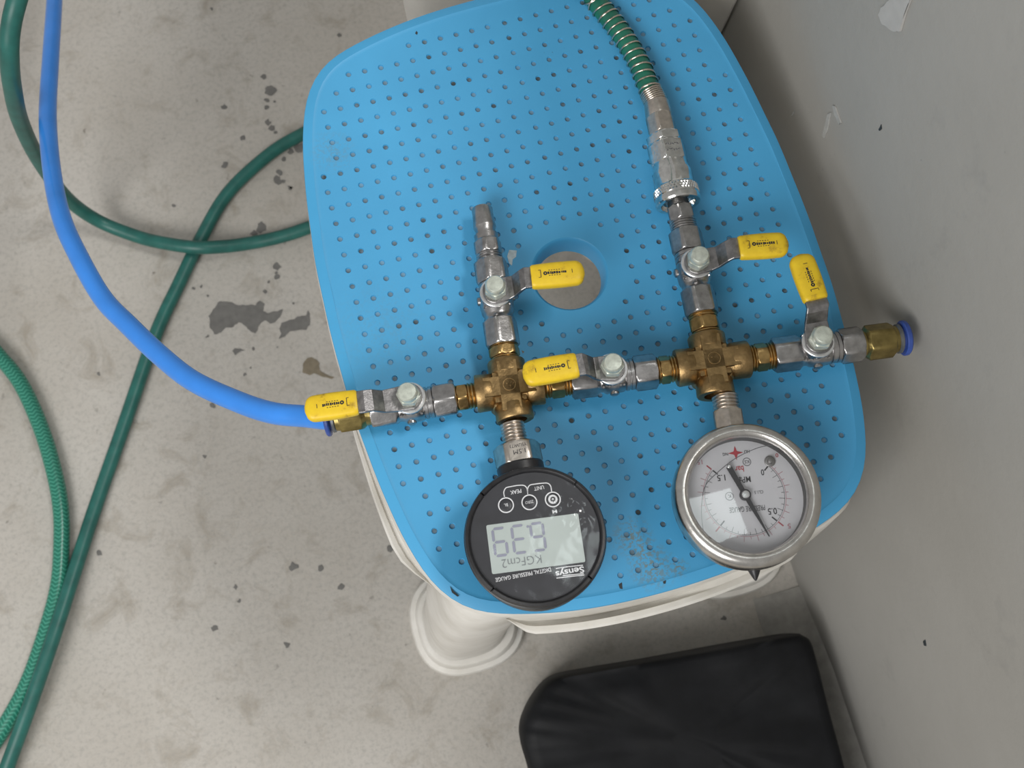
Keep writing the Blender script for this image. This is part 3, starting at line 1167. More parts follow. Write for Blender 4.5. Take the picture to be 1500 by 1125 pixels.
# ================================================================== AIR HOSE WITH COUPLER
hp = [(946, 118), (938, 97), (924, 71), (905, 42), (883, 14), (866, -10)]
zs = [0.0, 0.0002, 0.0006, 0.0012, 0.0025, 0.0045]
t = lambda y: CP.t(y=y, lift=LX)
E0 = CP.P(t(133))
path = [CP.P(t(160)), CP.P(t(147)), ap(953, 133, (E0 - V((0, 0, AX0))).dot(UP))]
lift0 = (E0 - V((0, 0, AX0))).dot(UP)
for q, z in zip(hp, zs):
    path.append(ap(*q, lift0 + z))
path += [V((0.036, 0.131, 0.342)), V((0.034, 0.1335, 0.372)), V((0.033, 0.134, 0.42)), V((0.033, 0.133, 0.50)), V((0.034, 0.130, 0.60))]
HO = E0
hose = empty('air_hose', Matrix.Translation(HO), 'green air hose in a steel spring guard with a chrome quick coupler', 'hose')


def hobj(name, bm, mat, parent=hose, **kw):
    bmesh.ops.transform(bm, matrix=Matrix.Translation(-HO), verts=bm.verts)
    return obj(name, bm, mat, parent, **kw)


hpath = catmull(path, 14)
bm = bmesh.new()
sweep(bm, hpath, 0.0049, 24)
hobj('hose', bm, M['green_hose2'], smooth=60)
# spring guard
cum = [0.0]
for a, b2 in zip(hpath, hpath[1:]):
    cum.append(cum[-1] + (b2 - a).length)
fr = frames(hpath)
hel = []
s0 = 0.010
pit, s = 0.00125, 0.0015
ang = 0.0
while s < min(cum[-1] - 0.002, 0.135):
    i = int(np.searchsorted(cum, s)) - 1
    i = max(0, min(i, len(hpath) - 2))
    f = (s - cum[i]) / (cum[i + 1] - cum[i])
    p = hpath[i].lerp(hpath[i + 1], f)
    u = fr[i][1].lerp(fr[i + 1][1], f)
    v = fr[i][2].lerp(fr[i + 1][2], f)
    hel.append(p + (u * math.cos(ang) + v * math.sin(ang)) * 0.0054)
    pt = 0.00105 if s < 0.0118 else 0.0041
    ang -= 2 * math.pi / 20
    s += pt / 20
bm = bmesh.new()
sweep(bm, hel, 0.00047, 6)
hobj('spring_guard', bm, M['spring'], smooth=60, label='steel spring wound round the hose')
# hose nut, coupler body, knurled sleeve
bm = bmesh.new()
turn(bm, CP.O, CP.d, UP, [(t(147), 0.0052), (t(148), 0.0060), (t(165), 0.0064), (t(167), 0.0062)] + hexs(t(167), t(193), 0.0122) + [(t(194), 0.0058), (t(198), 0.0058)], phase=0.15)
hobj('hose_nut', bm, M['nickel'])
bm = bmesh.new()
turn(bm, CP.O, CP.d, UP, hexs(t(195), t(207), 0.0152) + [(t(207.5), 0.0066)] + hexs(t(208), t(236), 0.0162) + [(t(237), 0.0083), (t(246), 0.0085), (t(247), 0.0090), (t(262), 0.0092)], phase=0.15)
cp = hobj('coupler_body', bm, M['bright'], label='polished quick coupler')
bm = bmesh.new()
turn(bm, CP.O, CP.d, UP, [(t(250), 0.0080), (t(250), 0.0093), (t(268), 0.0094), (t(270), 0.0098), (t(271), 0.0101), (t(282), 0.0104), (t(283), 0.0101), (t(284.5), 0.0101), (t(285.5), 0.0106), (t(291), 0.0106), (t(293), 0.0101), (t(293), 0.0082), (t(287), 0.0074), (t(287), 0.0050)], phase=0.15)
sl = hobj('coupler_sleeve', bm, M['bright'], cp)
# knurling: small diamonds round the sleeve
bm = bmesh.new()
d = CP.d
u0 = (UP - d * UP.dot(d)).normalized()
v0 = d.cross(u0)
ta, tb = t(271.5), t(281.8)
nk = 44
for row in range(3):
    for k in range(nk):
        a_ = 2 * math.pi * (k + 0.5 * (row % 2)) / nk
        tc = ta + (tb - ta) * (row + 0.5) / 3
        hl = abs(tb - ta) / 3 * 0.62
        da = 2 * math.pi / nk * 0.42
        rr = 0.01015 + 0.0003 * row / 3
        er = u0 * math.cos(a_) + v0 * math.sin(a_)
        ring = [CP.P(tc + sx * hl) + (u0 * math.cos(a_ + sa * da) + v0 * math.sin(a_ + sa * da)) * rr for sx, sa in ((-1, 0), (0, 1), (1, 0), (0, -1))]
        top = bm.verts.new(CP.P(tc) + er * (rr + 0.00055))
        rv = [bm.verts.new(p) for p in ring]
        for q in range(4):
            bm.faces.new((rv[q], rv[(q + 1) % 4], top))
hobj('knurling', bm, M['bright'], cp, smooth=0)
# faint stamped marks on the coupler's upper flat (not legible)
bm = bmesh.new()
nrm = (u0 * math.cos(0.15) + v0 * math.sin(0.15)).normalized()
sdv = d.cross(nrm).normalized()
rnd = random.Random(3)
for row, tc in enumerate((t(217), t(225))):
    for k in range(6):
        c0 = CP.P(tc) + nrm * 0.00815 + sdv * ((k - 2.5) * 0.0011)
        for q in range(2):
            a_ = rnd.uniform(0, 3.1)
            e1 = d * math.cos(a_) + sdv * math.sin(a_)
            e2 = nrm.cross(e1)
            box(bm, c0 + d * rnd.uniform(-0.0004, 0.0004), e1 * 0.00055, e2 * 0.0001, nrm * 0.00006)
hobj('stamped_mark', bm, M['grey_print'], cp, smooth=0)

# ================================================================== GAUGES


class Frame:
    """a gauge lying on the seat: x the reading direction, y towards the dial's top, z out of the dial"""

    def __init__(s, center_px, lift, A):
        ey = A.d
        ez = (UP - ey * UP.dot(ey)).normalized()
        ex = ey.cross(ez)
        C = ap(*center_px, lift)
        C = C - ez * lift
        C = A.O + A.d * (C - A.O).dot(A.d) * 1.0 + ex * (C - A.O).dot(ex)
        s.M = Matrix((ex, ey, ez)).transposed().to_4x4()
        s.M.translation = C
        s.I = s.M.inverted()

    def l(s, px, py, z):
        o = s.I @ CAM
        d = s.I.to_3x3() @ ray(px, py)
        p = o + d * ((z - o.z) / d.z)
        return V((p.x, p.y))

    def L(s, P):
        return s.I @ P


def lathe_z(bm, prof, seg=72, cap=True, phase=0.0):
    turn(bm, V((0, 0, 0)), V((0, 0, 1)), V((1, 0, 0)), prof, seg, cap=cap)


X, Y, Zv = V((1, 0, 0)), V((0, 1, 0)), V((0, 0, 1))

# ------------------------------------------------ digital gauge
FZ = 0.0148
F = Frame((784, 784), 0.0160, S1A)
dg = empty('digital_pressure_gauge', F.M, 'black digital pressure gauge with a grey display, screwed to the brass cross', 'pressure gauge')
R_ = 0.0292
bm = bmesh.new()
lathe_z(bm, [(-0.0090, 0.0235), (-0.0102, 0.0240), (-0.0106, 0.0250), (-0.0100, 0.0262), (-0.0085, 0.0278), (0.0085, 0.0286), (0.0090, 0.0282), (0.0095, 0.0282), (0.0100, R_), (0.0130, R_), (0.0134, 0.0285), (0.0134, 0.0274), (0.0120, 0.0274)])
# collar for the connection
yc0 = F.L(S1A.P(S1A.t(y=692, lift=0.008))).y
yc1 = F.L(S1A.P(S1A.t(y=673, lift=0.008))).y
turn(bm, V((0, 0, 0)), -Y, Zv, [(0.018, 0.0102), (-yc1 - 0.0008, 0.0102), (-yc1, 0.0096)], 48)
case = obj('case', bm, M['black'], dg)
bm = bmesh.new()
# bezel in four pieces with gaps
for a0 in range(4):
    n = 26
    st = []
    for k in range(n + 1):
        a_ = math.radians(a0 * 90 + 42) + math.radians(88.4) * k / n
        c_, s_ = math.cos(a_), math.sin(a_)
        st.append([V((c_ * r, s_ * r, z)) for r, z in ((0.0287, 0.0128), (0.0289, 0.0150), (0.0284, 0.0162), (0.0274, 0.0165), (0.0268, 0.0160), (0.0264, 0.0149), (0.0264, 0.0128))])
    R = [[bm.verts.new(p) for p in row] for row in st]
    for p, q in zip(R, R[1:]):
        for k in range(len(p)):
            bm.faces.new((p[k], p[(k + 1) % len(p)], q[(k + 1) % len(q)], q[k]))
    bm.faces.new(R[0])
    bm.faces.new(R[-1])
obj('bezel', bm, M['black'], dg, label='black bezel ring')
bm = bmesh.new()
disc(bm, (0, 0), 0.0268, FZ, 72)
face = obj('face_plate', bm, M['face'], dg, smooth=0)
# hexagon, thread
yh0, yh1, yt1 = (-F.L(S1A.P(S1A.t(y=k, lift=0.007))).y for k in (676, 645, 612))
bm = bmesh.new()
turn(bm, V((0, 0, 0)), -Y, Zv, hexs(yh0, yh1, 0.0178), phase=0.0)
hx = obj('hex_nut', bm, M['nickel'], dg, label='steel hexagon stamped with its range')
bm = bmesh.new()
turn(bm, V((0, 0, 0)), -Y, Zv, thread(yh1 - 0.0005, yt1, 0.0054, 0.0014, 0.0007), 40)
obj('thread', bm, M['nickel'], dg)
for s_, (px, py), w_, h_ in (('Y5UW73', (759, 652), 0.0072, 0.0014), ('1.5M', (761, 661), 0.0052, 0.0019)):
    p = F.l(px, py, 0.0090)
    text('stamped_lettering', s_, M['black_print'], hx, T2(p.x, p.y, 0.00897), w_, h_)
# buttons with white rings
zb = FZ + 0.0002
kpx = 0.000277
for (px, py), s_ in (((741.2, 740.2), 'BL'), ((775.5, 736), 'ZERO'), ((809.8, 731.8), '')):
    p = F.l(px, py, FZ)
    bm = bmesh.new()
    turn(bm, V((p.x, p.y, FZ)), Zv, X, [(-0.0005, 0.0026), (0.00015, 0.0026), (0.00035, 0.0023), (0.0004, 0.001)], 32)
    bt = obj('button', bm, M['face'], dg)
    bm = bmesh.new()
    disc(bm, p, 0.0033, FZ + 0.0003, 40, 0.0028)
    if not s_:
        disc(bm, p, 0.0019, FZ + 0.0006, 32, 0.0015)
        disc(bm, p, 0.0015, FZ + 0.0006, 32, 0.00105)
        disc(bm, p, 0.0005, FZ + 0.0006, 24)
        disc(bm, p, 0.00105, FZ + 0.0006, 32, 0.0008)
    obj('button_ring', bm, M['white_print'], bt, smooth=0)
    if s_:
        text('lettering', s_, M['white_print'], bt, T2(p.x, p.y, FZ + 0.0007), 0.0034 if s_ == 'ZERO' else 0.0016, 0.0012)
    else:
        bm = bmesh.new()
        n = 24
        ribbon(bm, [(p.x + 0.0009 * math.sin(a_), p.y + 0.0009 * math.cos(a_)) for a_ in [0.5 + 5.28 * k / n for k in range(n + 1)]], 0.00028, FZ + 0.0008)
        ribbon(bm, [(p.x, p.y + 0.0001), (p.x, p.y + 0.0013)], 0.00028, FZ + 0.0008)
        obj('power_symbol', bm, M['face'], bt, smooth=0)


def rib(parent, name, pxs, wd, mat, z=zb, n=5):
    P = [V((*F.l(*q, FZ), 0)) for q in pxs]
    P = catmull(P, n)
    bm = bmesh.new()
    ribbon(bm, [(p.x, p.y) for p in P], wd, z)
    return obj(name, bm, mat, parent, smooth=0)


rib(face, 'printed_line', [(739, 728), (738, 721), (741, 715), (748, 713), (760, 711), (768, 711.5), (772, 716), (773, 724)], 0.00042, M['white_print'])
rib(face, 'printed_line', [(773, 724), (773, 716), (776, 711), (782, 709.5), (794, 708), (802, 708), (806.5, 712), (808, 720)], 0.00042, M['white_print'])
for s_, (px, py), w_, h_ in (('PEAK', (755.5, 720.5), 17, 5.6), ('UNIT', (789.5, 715), 15, 5.6), ('M', (812.5, 749.5), 7, 5), ('DIGITAL PRESSURE GAUGE', (766.5, 842), 82, 5.6)):
    p = F.l(px, py, FZ)
    text('lettering', s_, M['white_print'], face, T2(p.x, p.y, zb), w_ * kpx, h_ * kpx * 1.05, 0.01)
p = F.l(834.5, 836.5, FZ)
text('lettering', 'Sensys', M['white_print'], face, T2(p.x, p.y, zb), 42 * kpx, 12 * kpx, 0.022)
for L_ in ([(814, 833), (826, 831), (854, 828)], [(824, 843.3), (838, 842), (855, 840.3)], [(815, 847), (836, 844.5), (856, 842.3)]):
    rib(face, 'printed_line', L_, 0.00035, M['white_print'])
# small serifs for the heading are part of its print
# display
q4 = [F.l(*q, FZ) for q in ((711.5, 769.5), (847, 752), (857.5, 823), (721.5, 841.5))]
cx = sum((q for q in q4), V((0, 0))) / 4
ax_ = (q4[0] + q4[3] - q4[1] - q4[2]).normalized()     # reading direction
ay_ = V((-ax_.y, ax_.x))
wl = ((q4[0] - q4[1]).length + (q4[3] - q4[2]).length) / 4
hl = ((q4[0] - q4[3]).length + (q4[1] - q4[2]).length) / 4
if (q4[3] - q4[0]).dot(ay_) < 0:
    pass
bm = bmesh.new()
rc = 0.0007
P = []
for sx, sy, a0 in ((1, 1, 0), (-1, 1, 90), (-1, -1, 180), (1, -1, 270)):
    for k in range(5):
        a_ = math.radians(a0 + 22.5 * k)
        P.append(cx + ax_ * (sx * (wl - rc) + rc * math.cos(a_)) + ay_ * (sy * (hl - rc) + rc * math.sin(a_)))
poly(bm, P, FZ + 0.00015)
lcd = obj('display', bm, M['lcd'], dg, smooth=0, label='grey liquid crystal display reading 6.39')
ang_d = math.atan2(ax_.y, ax_.x)
SEG = {'6': 'acdefg', '3': 'abcdg', '9': 'abcdfg'}
for ch, (px, py) in (('6', (788, 786.5)), ('3', (760.5, 790)), ('9', (732.5, 794))):
    c = F.l(px, py, FZ)
    W2, H2, tw = 9.0 * kpx, 20.0 * kpx, 0.00105
    bm = bmesh.new()
    for sname in SEG[ch]:
        (x, y, lx, ly) = {'a': (0, H2, W2, 0), 'g': (0, 0, W2, 0), 'd': (0, -H2, W2, 0), 'b': (W2, H2 / 2, 0, H2 / 2), 'c': (W2, -H2 / 2, 0, H2 / 2), 'f': (-W2, H2 / 2, 0, H2 / 2), 'e': (-W2, -H2 / 2, 0, H2 / 2)}[sname]
        g = 0.0003
        if lx:
            pp_ = [(x - lx + g, y), (x - lx + g + tw / 2, y + tw / 2), (x + lx - g - tw / 2, y + tw / 2), (x + lx - g, y), (x + lx - g - tw / 2, y - tw / 2), (x - lx + g + tw / 2, y - tw / 2)]
        else:
            pp_ = [(x, y - ly + g), (x + tw / 2, y - ly + g + tw / 2), (x + tw / 2, y + ly - g - tw / 2), (x, y + ly - g), (x - tw / 2, y + ly - g - tw / 2), (x - tw / 2, y - ly + g + tw / 2)]
        poly(bm, [c + ax_ * a_ + ay_ * b_ for a_, b_ in pp_], FZ + 0.0003)
    obj('digit', bm, M['segment'], lcd, smooth=0)
c = F.l(773, 771.5, FZ)
bm = bmesh.new()
disc(bm, c, 0.00055, FZ + 0.0003, 12)
obj('decimal_point', bm, M['segment'], lcd, smooth=0)
c = F.l(764, 822.5, FZ)
text('lettering', 'KGFcm2', M['segment_dark'], lcd, T2(c.x, c.y, FZ + 0.0003, ang_d), 58 * kpx, 12.5 * kpx, -0.012)
# clear protective film, lifted and wrinkled
bm = bmesh.new()
NR, NA = 40, 120
rows = []
fc = F.l(856, 738, FZ)
for i in range(1, NR + 1):
    row = []
    for k in range(NA):
        r = 0.0260 * i / NR
        a_ = 2 * math.pi * k / NA
        x, y = r * math.cos(a_), r * math.sin(a_)
        q = V((x, y, 0)) * 1000
        ds = (V((x, y)) - fc).length
        h = 0.0005 + 0.00022 * noise.noise(q * 0.10) + math.exp(-(ds / 0.009) ** 2) * (0.0011 * abs(noise.noise(q * 0.22 + V((3, 1, 0)))) + 0.0005 * noise.noise(q * 0.5))
        h += 0.00004 * noise.noise(q * 0.35 + V((8, 8, 8)))
        row.append(bm.verts.new((x, y, FZ + 0.0007 + max(0, h))))
    rows.append(row)
ctr = bm.verts.new((0, 0, FZ + 0.0011))
for k in range(NA):
    bm.faces.new((ctr, rows[0][k], rows[0][(k + 1) % NA]))
for a_, b_ in zip(rows, rows[1:]):
    for k in range(NA):
        bm.faces.new((a_[k], b_[k], b_[(k + 1) % NA], a_[(k + 1) % NA]))
obj('protective_film', bm, M['film'], dg, smooth=180, label='clear wrinkled protective film')

# ------------------------------------------------ analogue gauge
GZ, DZ = 0.0178, 0.0105
F2 = Frame((1097, 721.5), GZ, S2A)
ag = empty('analog_pressure_gauge', F2.M, 'steel rimmed pressure gauge with a white dial and black needle', 'pressure gauge')
bm = bmesh.new()
lathe_z(bm, [(-0.0100, 0.020), (-0.0106, 0.0225), (-0.0098, 0.0245), (-0.0085, 0.0256), (-0.006, 0.0268), (0.0060, 0.0276), (0.0064, 0.0272), (0.0090, 0.0272), (DZ - 0.0003, 0.0262)])
obj('case', bm, M['bezel'], ag)
bm = bmesh.new()
RB = 0.0303
lathe_z(bm, [(0.0055, 0.0272), (0.0052, 0.0294), (0.0060, RB - 0.0003), (0.0072, RB), (0.0145, RB), (0.0164, RB - 0.0007), (0.0174, RB - 0.0021), (0.0178, RB - 0.0038), (0.0174, RB - 0.0049), (0.0166, RB - 0.0055), (0.0160, RB - 0.0060), (0.0150, RB - 0.0062)], cap=False)
obj('bezel', bm, M['bezel'], ag, smooth=45, label='stainless steel bezel ring')
bm = bmesh.new()
lathe_z(bm, [(0.0150, RB - 0.0062), (DZ, RB - 0.0064), (DZ, RB - 0.0052), (0.0150, RB - 0.0055)], cap=False)
obj('inner_ring', bm, M['black'], ag, label='black gasket inside the bezel')
bm = bmesh.new()
disc(bm, (0, 0), RB - 0.0060, DZ, 72)
dial = obj('dial', bm, M['dial'], ag, smooth=0)
dc = F2.l(1091.5, 725, DZ + 0.0012)
zp = DZ + 0.00012
ka = 0.000284


def dpx(px, py):
    return F2.l(px, py, zp)


def ang(v):
    return math.radians(225 - 270 * v / 1.5)


ra = (dpx(1150, 738) - dc).length * 1.0


def mark(bm, v, r0, r1, wd):
    c_, s_ = math.cos(ang(v)), math.sin(ang(v))
    ribbon(bm, [(dc.x + r0 * c_, dc.y + r0 * s_), (dc.x + r1 * c_, dc.y + r1 * s_)], wd, zp)


bk, rd = bmesh.new(), bmesh.new()
arc = [(dc.x + math.cos(ang(1.5 * k / 90)), dc.y + math.sin(ang(1.5 * k / 90))) for k in range(91)]
ribbon(bk, [(dc.x + (x - dc.x) * (ra - 0.0003), dc.y + (y - dc.y) * (ra - 0.0003)) for x, y in arc], 0.00018, zp)
ribbon(rd, [(dc.x + (x - dc.x) * (ra + 0.0003), dc.y + (y - dc.y) * (ra + 0.0003)) for x, y in arc], 0.00018, zp)
for k in range(31):
    v = 0.05 * k
    lg = k % 2 == 0
    mark(bk, v, ra - 0.0003, ra - (0.0026 if lg else 0.0015), 0.00018)
    mark(rd, v, ra + 0.0003, ra + (0.0026 if lg else 0.0015), 0.00018)
    if k % 10 == 0:
        for sg, mn in ((-1, 'black_print'), (1, 'red_print')):
            one = bmesh.new()
            mark(one, v, ra + sg * 0.0004, ra + sg * 0.0029, 0.00055)
            obj('bold_mark', one, M[mn], dial, smooth=0)
obj('scale_mark', bk, M['grey_print'], dial, smooth=0)
obj('scale_mark', rd, M['pink_print'], dial, smooth=0)
for s_, (px, py), w_, h_, mt_ in (('0', (1117, 692), 4.6, 9, 'black_print'), ('0.5', (1131.5, 749), 13, 9.5, 'black_print'), ('1.5', (1056.5, 700), 12, 9, 'black_print'),
                                  ('15', (1025, 677), 7.5, 7, 'pink_print'), ('5', (1156, 770.5), 4.5, 7, 'pink_print'), ('0', (1138, 667), 4, 6, 'red_print'),
                                  ('bar', (1083, 687), 13, 9, 'red_print'), ('MPa', (1091, 702.5), 17, 9, 'black_print'), ('CL1.5', (1111.5, 721), 13, 4.5, 'grey_print'), ('PRESSURE GAUGE', (1094.5, 745.5), 52, 8, 'grey_print'),
                                  ('HUADONG', (1074, 643.5), 26, 4, 'grey_print'), ('HU', (1094, 661.5), 8, 4.5, 'black_print'), ('NG', (1062.5, 665.5), 8, 4.5, 'black_print'),
                                  ('KS', (1094, 676.5), 7, 5, 'grey_print'), ('K', (1068.5, 727), 5, 5, 'grey_print')):
    p = dpx(px, py)
    text('lettering', s_, M[mt_], dial, T2(p.x, p.y, zp + 0.00003), w_ * ka, h_ * ka, 0.008)
bm = bmesh.new()
for q in ((1094, 676.5), (1068.5, 727)):
    p = dpx(*q)
    disc(bm, p, 6.3 * ka, zp, 28, 5.3 * ka)
obj('round_emblem', bm, M['grey_print'], dial, smooth=0)
bm = bmesh.new()
p = dpx(1077.5, 663.5)
st = []
for k in range(4):
    for q in range(6):
        a0, a1 = math.pi / 2 * k, math.pi / 2 * (k + 1)
        P0 = V((math.cos(a0), math.sin(a0)))
        P1 = V((math.cos(a1), math.sin(a1)))
        f = q / 6
        m_ = P0.lerp(P1, f) * (1 - 0.52 * math.sin(math.pi * f))
        st.append((p.x + m_.x * 11 * ka, p.y + m_.y * 11 * ka))
poly(bm, st, zp)
obj('star_emblem', bm, M['red_print'], dial, smooth=0, label='red four-pointed star')
# needle
zn = DZ + 0.0012
tip, tail = F2.l(1127, 786, zn), F2.l(1067.5, 683.5, zn)
nd_ = (tip - dc).normalized()
sd_ = V((-nd_.y, nd_.x))
bm = bmesh.new()
lt, ll = (tail - dc).length, (tip - dc).length
for side_z in (0,):
    P = [dc - nd_ * lt + sd_ * 0.0012, dc - nd_ * lt * 0.55 + sd_ * 0.0011, dc + sd_ * 0.0010, dc + nd_ * ll * 0.25 + sd_ * 0.0009, dc + nd_ * ll + sd_ * 0.0002,
         dc + nd_ * ll - sd_ * 0.0002, dc + nd_ * ll * 0.25 - sd_ * 0.0009, dc - sd_ * 0.0010, dc - nd_ * lt * 0.55 - sd_ * 0.0011, dc - nd_ * lt - sd_ * 0.0012]
    a = [bm.verts.new((p.x, p.y, zn)) for p in P]
    b_ = [bm.verts.new((p.x, p.y, zn + 0.0003)) for p in P]
    bm.faces.new(a[::-1])
    bm.faces.new(b_)
    for k in range(len(P)):
        bm.faces.new((a[k], a[(k + 1) % len(P)], b_[(k + 1) % len(P)], b_[k]))
needle = obj('needle', bm, M['black_print'], ag, smooth=0)
bm = bmesh.new()
turn(bm, V((dc.x, dc.y, DZ)), Zv, X, [(0.0, 0.0022), (0.0018, 0.0024), (0.0021, 0.0021), (0.0021, 0.0015)], 32)
obj('hub', bm, M['black_print'], needle)
bm = bmesh.new()
turn(bm, V((dc.x, dc.y, DZ)), Zv, X, [(0.0018, 0.00165), (0.0024, 0.00165), (0.0027, 0.0014), (0.0028, 0.0005)], 32)
turn(bm, V((tail.x, tail.y, DZ)), Zv, X, [(0.001, 0.0009), (0.0020, 0.0009), (0.0024, 0.0005)], 24)
obj('hub_cap', bm, M['washer'], needle)
p = dpx(1127.5, 676)
bm = bmesh.new()
turn(bm, V((p.x, p.y, DZ)), Zv, X, [(0.0, 0.0023), (0.0006, 0.0023), (0.0008, 0.0020), (0.0008, 0.0012), (0.0022, 0.0011), (0.0024, 0.0007)], 32)
obj('stop_pin', bm, M['steel'], ag)
# bubble edge of the filling liquid, just under the glass
bm = bmesh.new()
P = [V((*F2.l(*q, 0.0138), 0)) for q in ((1032, 790), (1028, 760), (1028, 738), (1033, 712), (1050, 693), (1075, 673), (1100, 660), (1120, 653.5), (1138, 653), (1152, 661), (1163, 675))]
ribbon(bm, [(q.x, q.y) for q in catmull(P, 8)], 0.00035, 0.0138)
obj('bubble_edge', bm, M['grey_print'], ag, smooth=0, label='edge of the air bubble in the filling liquid')
bm = bmesh.new()
lathe_z(bm, [(0.0152 + 0.0004 * (1 - (k / 6) ** 2), (RB - 0.0061) * k / 6) for k in range(6, 0, -1)], 72, cap=False)
bm.verts.ensure_lookup_table()
bm.faces.new(bm.verts[-72:])
obj('glass', bm, M['glass'], ag, label='clear gauge glass')
# connection
yh0, yh1, yt1 = (-F2.L(S2A.P(S2A.t(y=k, lift=0.006))).y for k in (640, 598, 574))
bm = bmesh.new()
turn(bm, V((0, 0, 0)), -Y, Zv, hexs(0.020, yh1, 0.0124), phase=0.35)
obj('hex_nut', bm, M['nickel'], ag)
bm = bmesh.new()
turn(bm, V((0, 0, 0)), -Y, Zv, thread(yh1 - 0.0005, yt1, 0.0058, 0.0014, 0.0007), 40)
obj('thread', bm, M['nickel'], ag)
# rubber filling plug on the far side
bm = bmesh.new()
turn(bm, V((-0.0005, 0, 0.004)), Y, Zv, [(0.024, 0.0028), (0.0295, 0.0027), (0.0310, 0.0020), (0.0332, 0.0009), (0.0340, 0.0003)], 20)
obj('filling_plug', bm, M['black'], ag, label='black rubber filling plug')

# ================================================================== TUBES AND HOSES ON THE FLOOR
def tube(name, pts, r, mat, label, n=14, seg=20, uv=False):
    P = catmull([at(x, y, z) for x, y, z in pts], n)
    bm = bmesh.new()
    o = P[len(P) // 2].copy()
    sweep(bm, [p - o for p in P], r, seg, uv)
    ob = obj(name, bm, mat, None, smooth=60, label=label, cat='hose')
    ob.location = o
    return ob


zt = W_.P(W_.t(x=492)).z
tube('air_tube', [(500, 610, zt), (480, 613, zt), (450, 610, 0.312), (400, 605, 0.305), (350, 589, 0.296), (283, 558, 0.285), (233, 519, 0.275), (187, 475, 0.266), (150, 436, 0.258), (115, 375, 0.248), (90, 318, 0.236), (76, 250, 0.218), (70, 170, 0.195), (74, 90, 0.170), (78, 30, 0.148), (81, -20, 0.128), (84, -80, 0.105), (88, -150, 0.07), (98, -250, 0.030), (130, -360, 0.0055), (180, -440, 0.0055)],
     0.00500, M['blue_tube'], 'smooth blue plastic tube curving down from the brass push-in fitting')
tube('floor_hose', [(-190, 1560, 0.0055), (-130, 1440, 0.0055), (-80, 1340, 0.0055), (-30, 1235, 0.0055), (13, 1117, 0.011), (43, 1035, 0.0145), (77, 937, 0.0145), (109, 838, 0.0085), (138, 748, 0.0055), (182, 622, 0.0055), (228, 490, 0.0055), (263, 414, 0.0055), (293, 352, 0.0055), (333, 284, 0.0055), (392, 228, 0.0055), (442, 197, 0.0055), (500, 172, 0.0055), (570, 150, 0.0055)],
     0.0050, M['green_hose'], 'smooth dark green hose running straight under the blue tube')
tube('floor_hose', [(420, -560, 0.0055), (300, -520, 0.0055), (200, -440, 0.03), (140, -330, 0.12), (95, -200, 0.235), (65, -110, 0.28), (45, -60, 0.29), (25, 0, 0.285), (15.5, 43, 0.275), (14, 83, 0.262), (18, 127, 0.235), (30, 178, 0.185), (58, 236, 0.115), (98, 290, 0.05), (143, 323, 0.018), (200, 346, 0.0105), (240, 356, 0.014), (288, 362.5, 0.0165), (330, 361, 0.011), (367, 356, 0.0065), (410, 347, 0.0055), (453, 333, 0.0055), (520, 306, 0.0055), (580, 275, 0.0055)],
     0.0050, M['green_hose'], 'dark green hose looping down past the blue tube and over the straight hose')
tube('braided_hose', [(-420, 360, 0.006), (-270, 375, 0.006), (-150, 410, 0.006), (-60, 470, 0.006), (-25, 497, 0.006), (0, 523, 0.006), (31, 563, 0.006), (60, 627, 0.006), (79, 690, 0.006), (89, 745, 0.006), (90, 800, 0.006), (85, 860, 0.006), (66, 930, 0.006), (40, 1002, 0.006), (8, 1062, 0.006), (-30, 1120, 0.006), (-70, 1170, 0.006), (-160, 1270, 0.006), (-290, 1390, 0.006)],
     0.0056, M['braid'], 'clear green hose with a braided herringbone wall lying on the floor', uv=True)

# ================================================================== BLACK BAG, WHITE BIN
zt = 0.062
tp = [(1182, 930), (1168, 929), (1080, 944), (960, 966), (870, 981), (812, 994), (782, 1024), (764, 1062), (764, 1090), (775, 1130), (800, 1220), (860, 1330), (1040, 1330), (1190, 1330), (1272, 1300), (1262, 1200), (1245, 1125), (1222, 1040), (1205, 972), (1195, 940)]
P = [at(x, y, zt) for x, y in tp]
P = catmull(P + [P[0]], 6)[:-1]
c0 = sum(P, V((0, 0, 0))) / len(P)
bm = bmesh.new()
rows = []
for f, z in ((0.985, 0.0), (1.0, 0.006), (1.005, 0.03), (1.0, 0.050), (0.985, 0.058), (0.965, 0.0615), (0.90, 0.062), (0.78, 0.0622), (0.64, 0.0622), (0.48, 0.062), (0.32, 0.062), (0.15, 0.062)):
    row = []
    for p in P:
        q = c0 + (p - c0) * f
        x, y = q.x, q.y
        h = z
        if z > 0.05:
            nz = noise.noise(V((x * 18, y * 45, 2))) * 0.0040 + abs(noise.noise(V((x * 30 + y * 20, y * 70, 7)))) * 0.0045
            h = z - 0.004 + nz * min(1, (1.0 - f) * 9 + 0.12)
        row.append(bm.verts.new((min(x, WX - 0.0015) - c0.x, y - c0.y, h)))
    rows.append(row)
for a, b2 in zip(rows, rows[1:]):
    for k in range(len(P)):
        bm.faces.new((a[k], a[(k + 1) % len(P)], b2[(k + 1) % len(P)], b2[k]))
bm.faces.new(rows[0])
bm.faces.new(rows[-1])
bag = obj('vinyl_bag', bm, M['black_vinyl'], smooth=60, label='black creased vinyl bag lying on the floor against the wall', cat='bag')
bag.location = (c0.x, c0.y, 0)

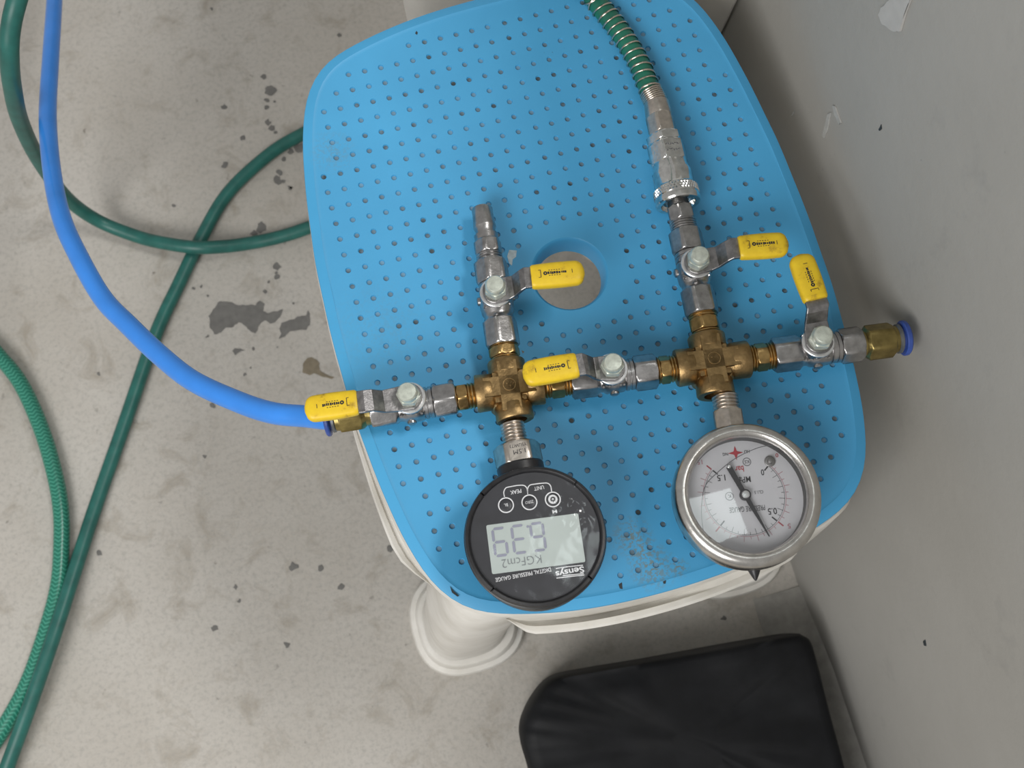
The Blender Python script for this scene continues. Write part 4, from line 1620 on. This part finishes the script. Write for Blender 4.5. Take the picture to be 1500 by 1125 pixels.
# bin behind the stool
A_, B_ = V((WX - 0.001, 0.1065, 0)), V((-0.0455, 0.178, 0))
dx = (A_ - B_).normalized()
dy = V((-dx.y, dx.x, 0))
Wb = (A_ - B_).length
Lb = 0.20
org = B_
bp = []
rcs = 0.022
for cxx, cyy, a0 in ((Wb - 0.004, 0.004, 270), (Wb - 0.004, Lb - 0.004, 0), (rcs, Lb - rcs, 90), (rcs, rcs, 180)):
    r = 0.004 if cxx > 0.1 else rcs
    for k in range(9):
        a_ = math.radians(a0 + 90 * k / 8)
        bp.append((cxx + r * math.cos(a_), cyy + r * math.sin(a_)))
bm = bmesh.new()
rows = []
for ins, z in ((0.004, 0.0), (0.001, 0.003), (0.0, 0.008), (0.0, 0.37), (-0.003, 0.372), (-0.003, 0.388), (-0.001, 0.390), (0.003, 0.390), (0.004, 0.386), (0.004, 0.012)):
    row = []
    for x, y in bp:
        mx, my = Wb / 2, Lb / 2
        x2, y2 = mx + (x - mx) * (1 - ins / mx), my + (y - my) * (1 - ins / my)
        q = org + dx * x2 + dy * (y2 + 0.15 * max(0, 0.25 - z))
        row.append(bm.verts.new((min(q.x, WX - 0.0008) - org.x, q.y - org.y, z)))
    rows.append(row)
for a, b2 in zip(rows, rows[1:]):
    for k in range(len(bp)):
        bm.faces.new((a[k], a[(k + 1) % len(bp)], b2[(k + 1) % len(bp)], b2[k]))
bm.faces.new(rows[0])
bm.faces.new(rows[-1])
bn = obj('plastic_bin', bm, M['bin_white'], smooth=40, label='white plastic bin standing behind the stool against the wall', cat='bin')
bn.location = org

# ================================================================== DIRT ON THE SEAT (flat flecks, part of the stool)
for L_, mt_ in (([(746, 366), (757, 367), (756, 376), (751, 380), (750, 389), (746, 386), (743, 375)], 'residue'), ([(906, 856), (911, 853), (912, 863), (908, 862)], 'grime'), ([(971, 852), (976, 849), (975, 855), (972, 855)], 'grime'), ([(610, 45), (612, 48), (611, 51), (608, 49)], 'grime'), ([(659, 858), (664, 865), (673, 873), (670, 874), (662, 868)], 'grime'), ([(764, 513), (768, 515), (766, 518)], 'stain')):
    bm = bmesh.new()
    Q = []
    for x, y in L_:
        p = at(x, y, Z0 + 0.005)
        for _ in range(5):
            p = at(x, y, dish(p.x, p.y) + 0.00012)
        Q.append(bm.verts.new(p))
    bm.faces.new(Q)
    sobj('dirt_fleck', bm, M[mt_], smooth=0)
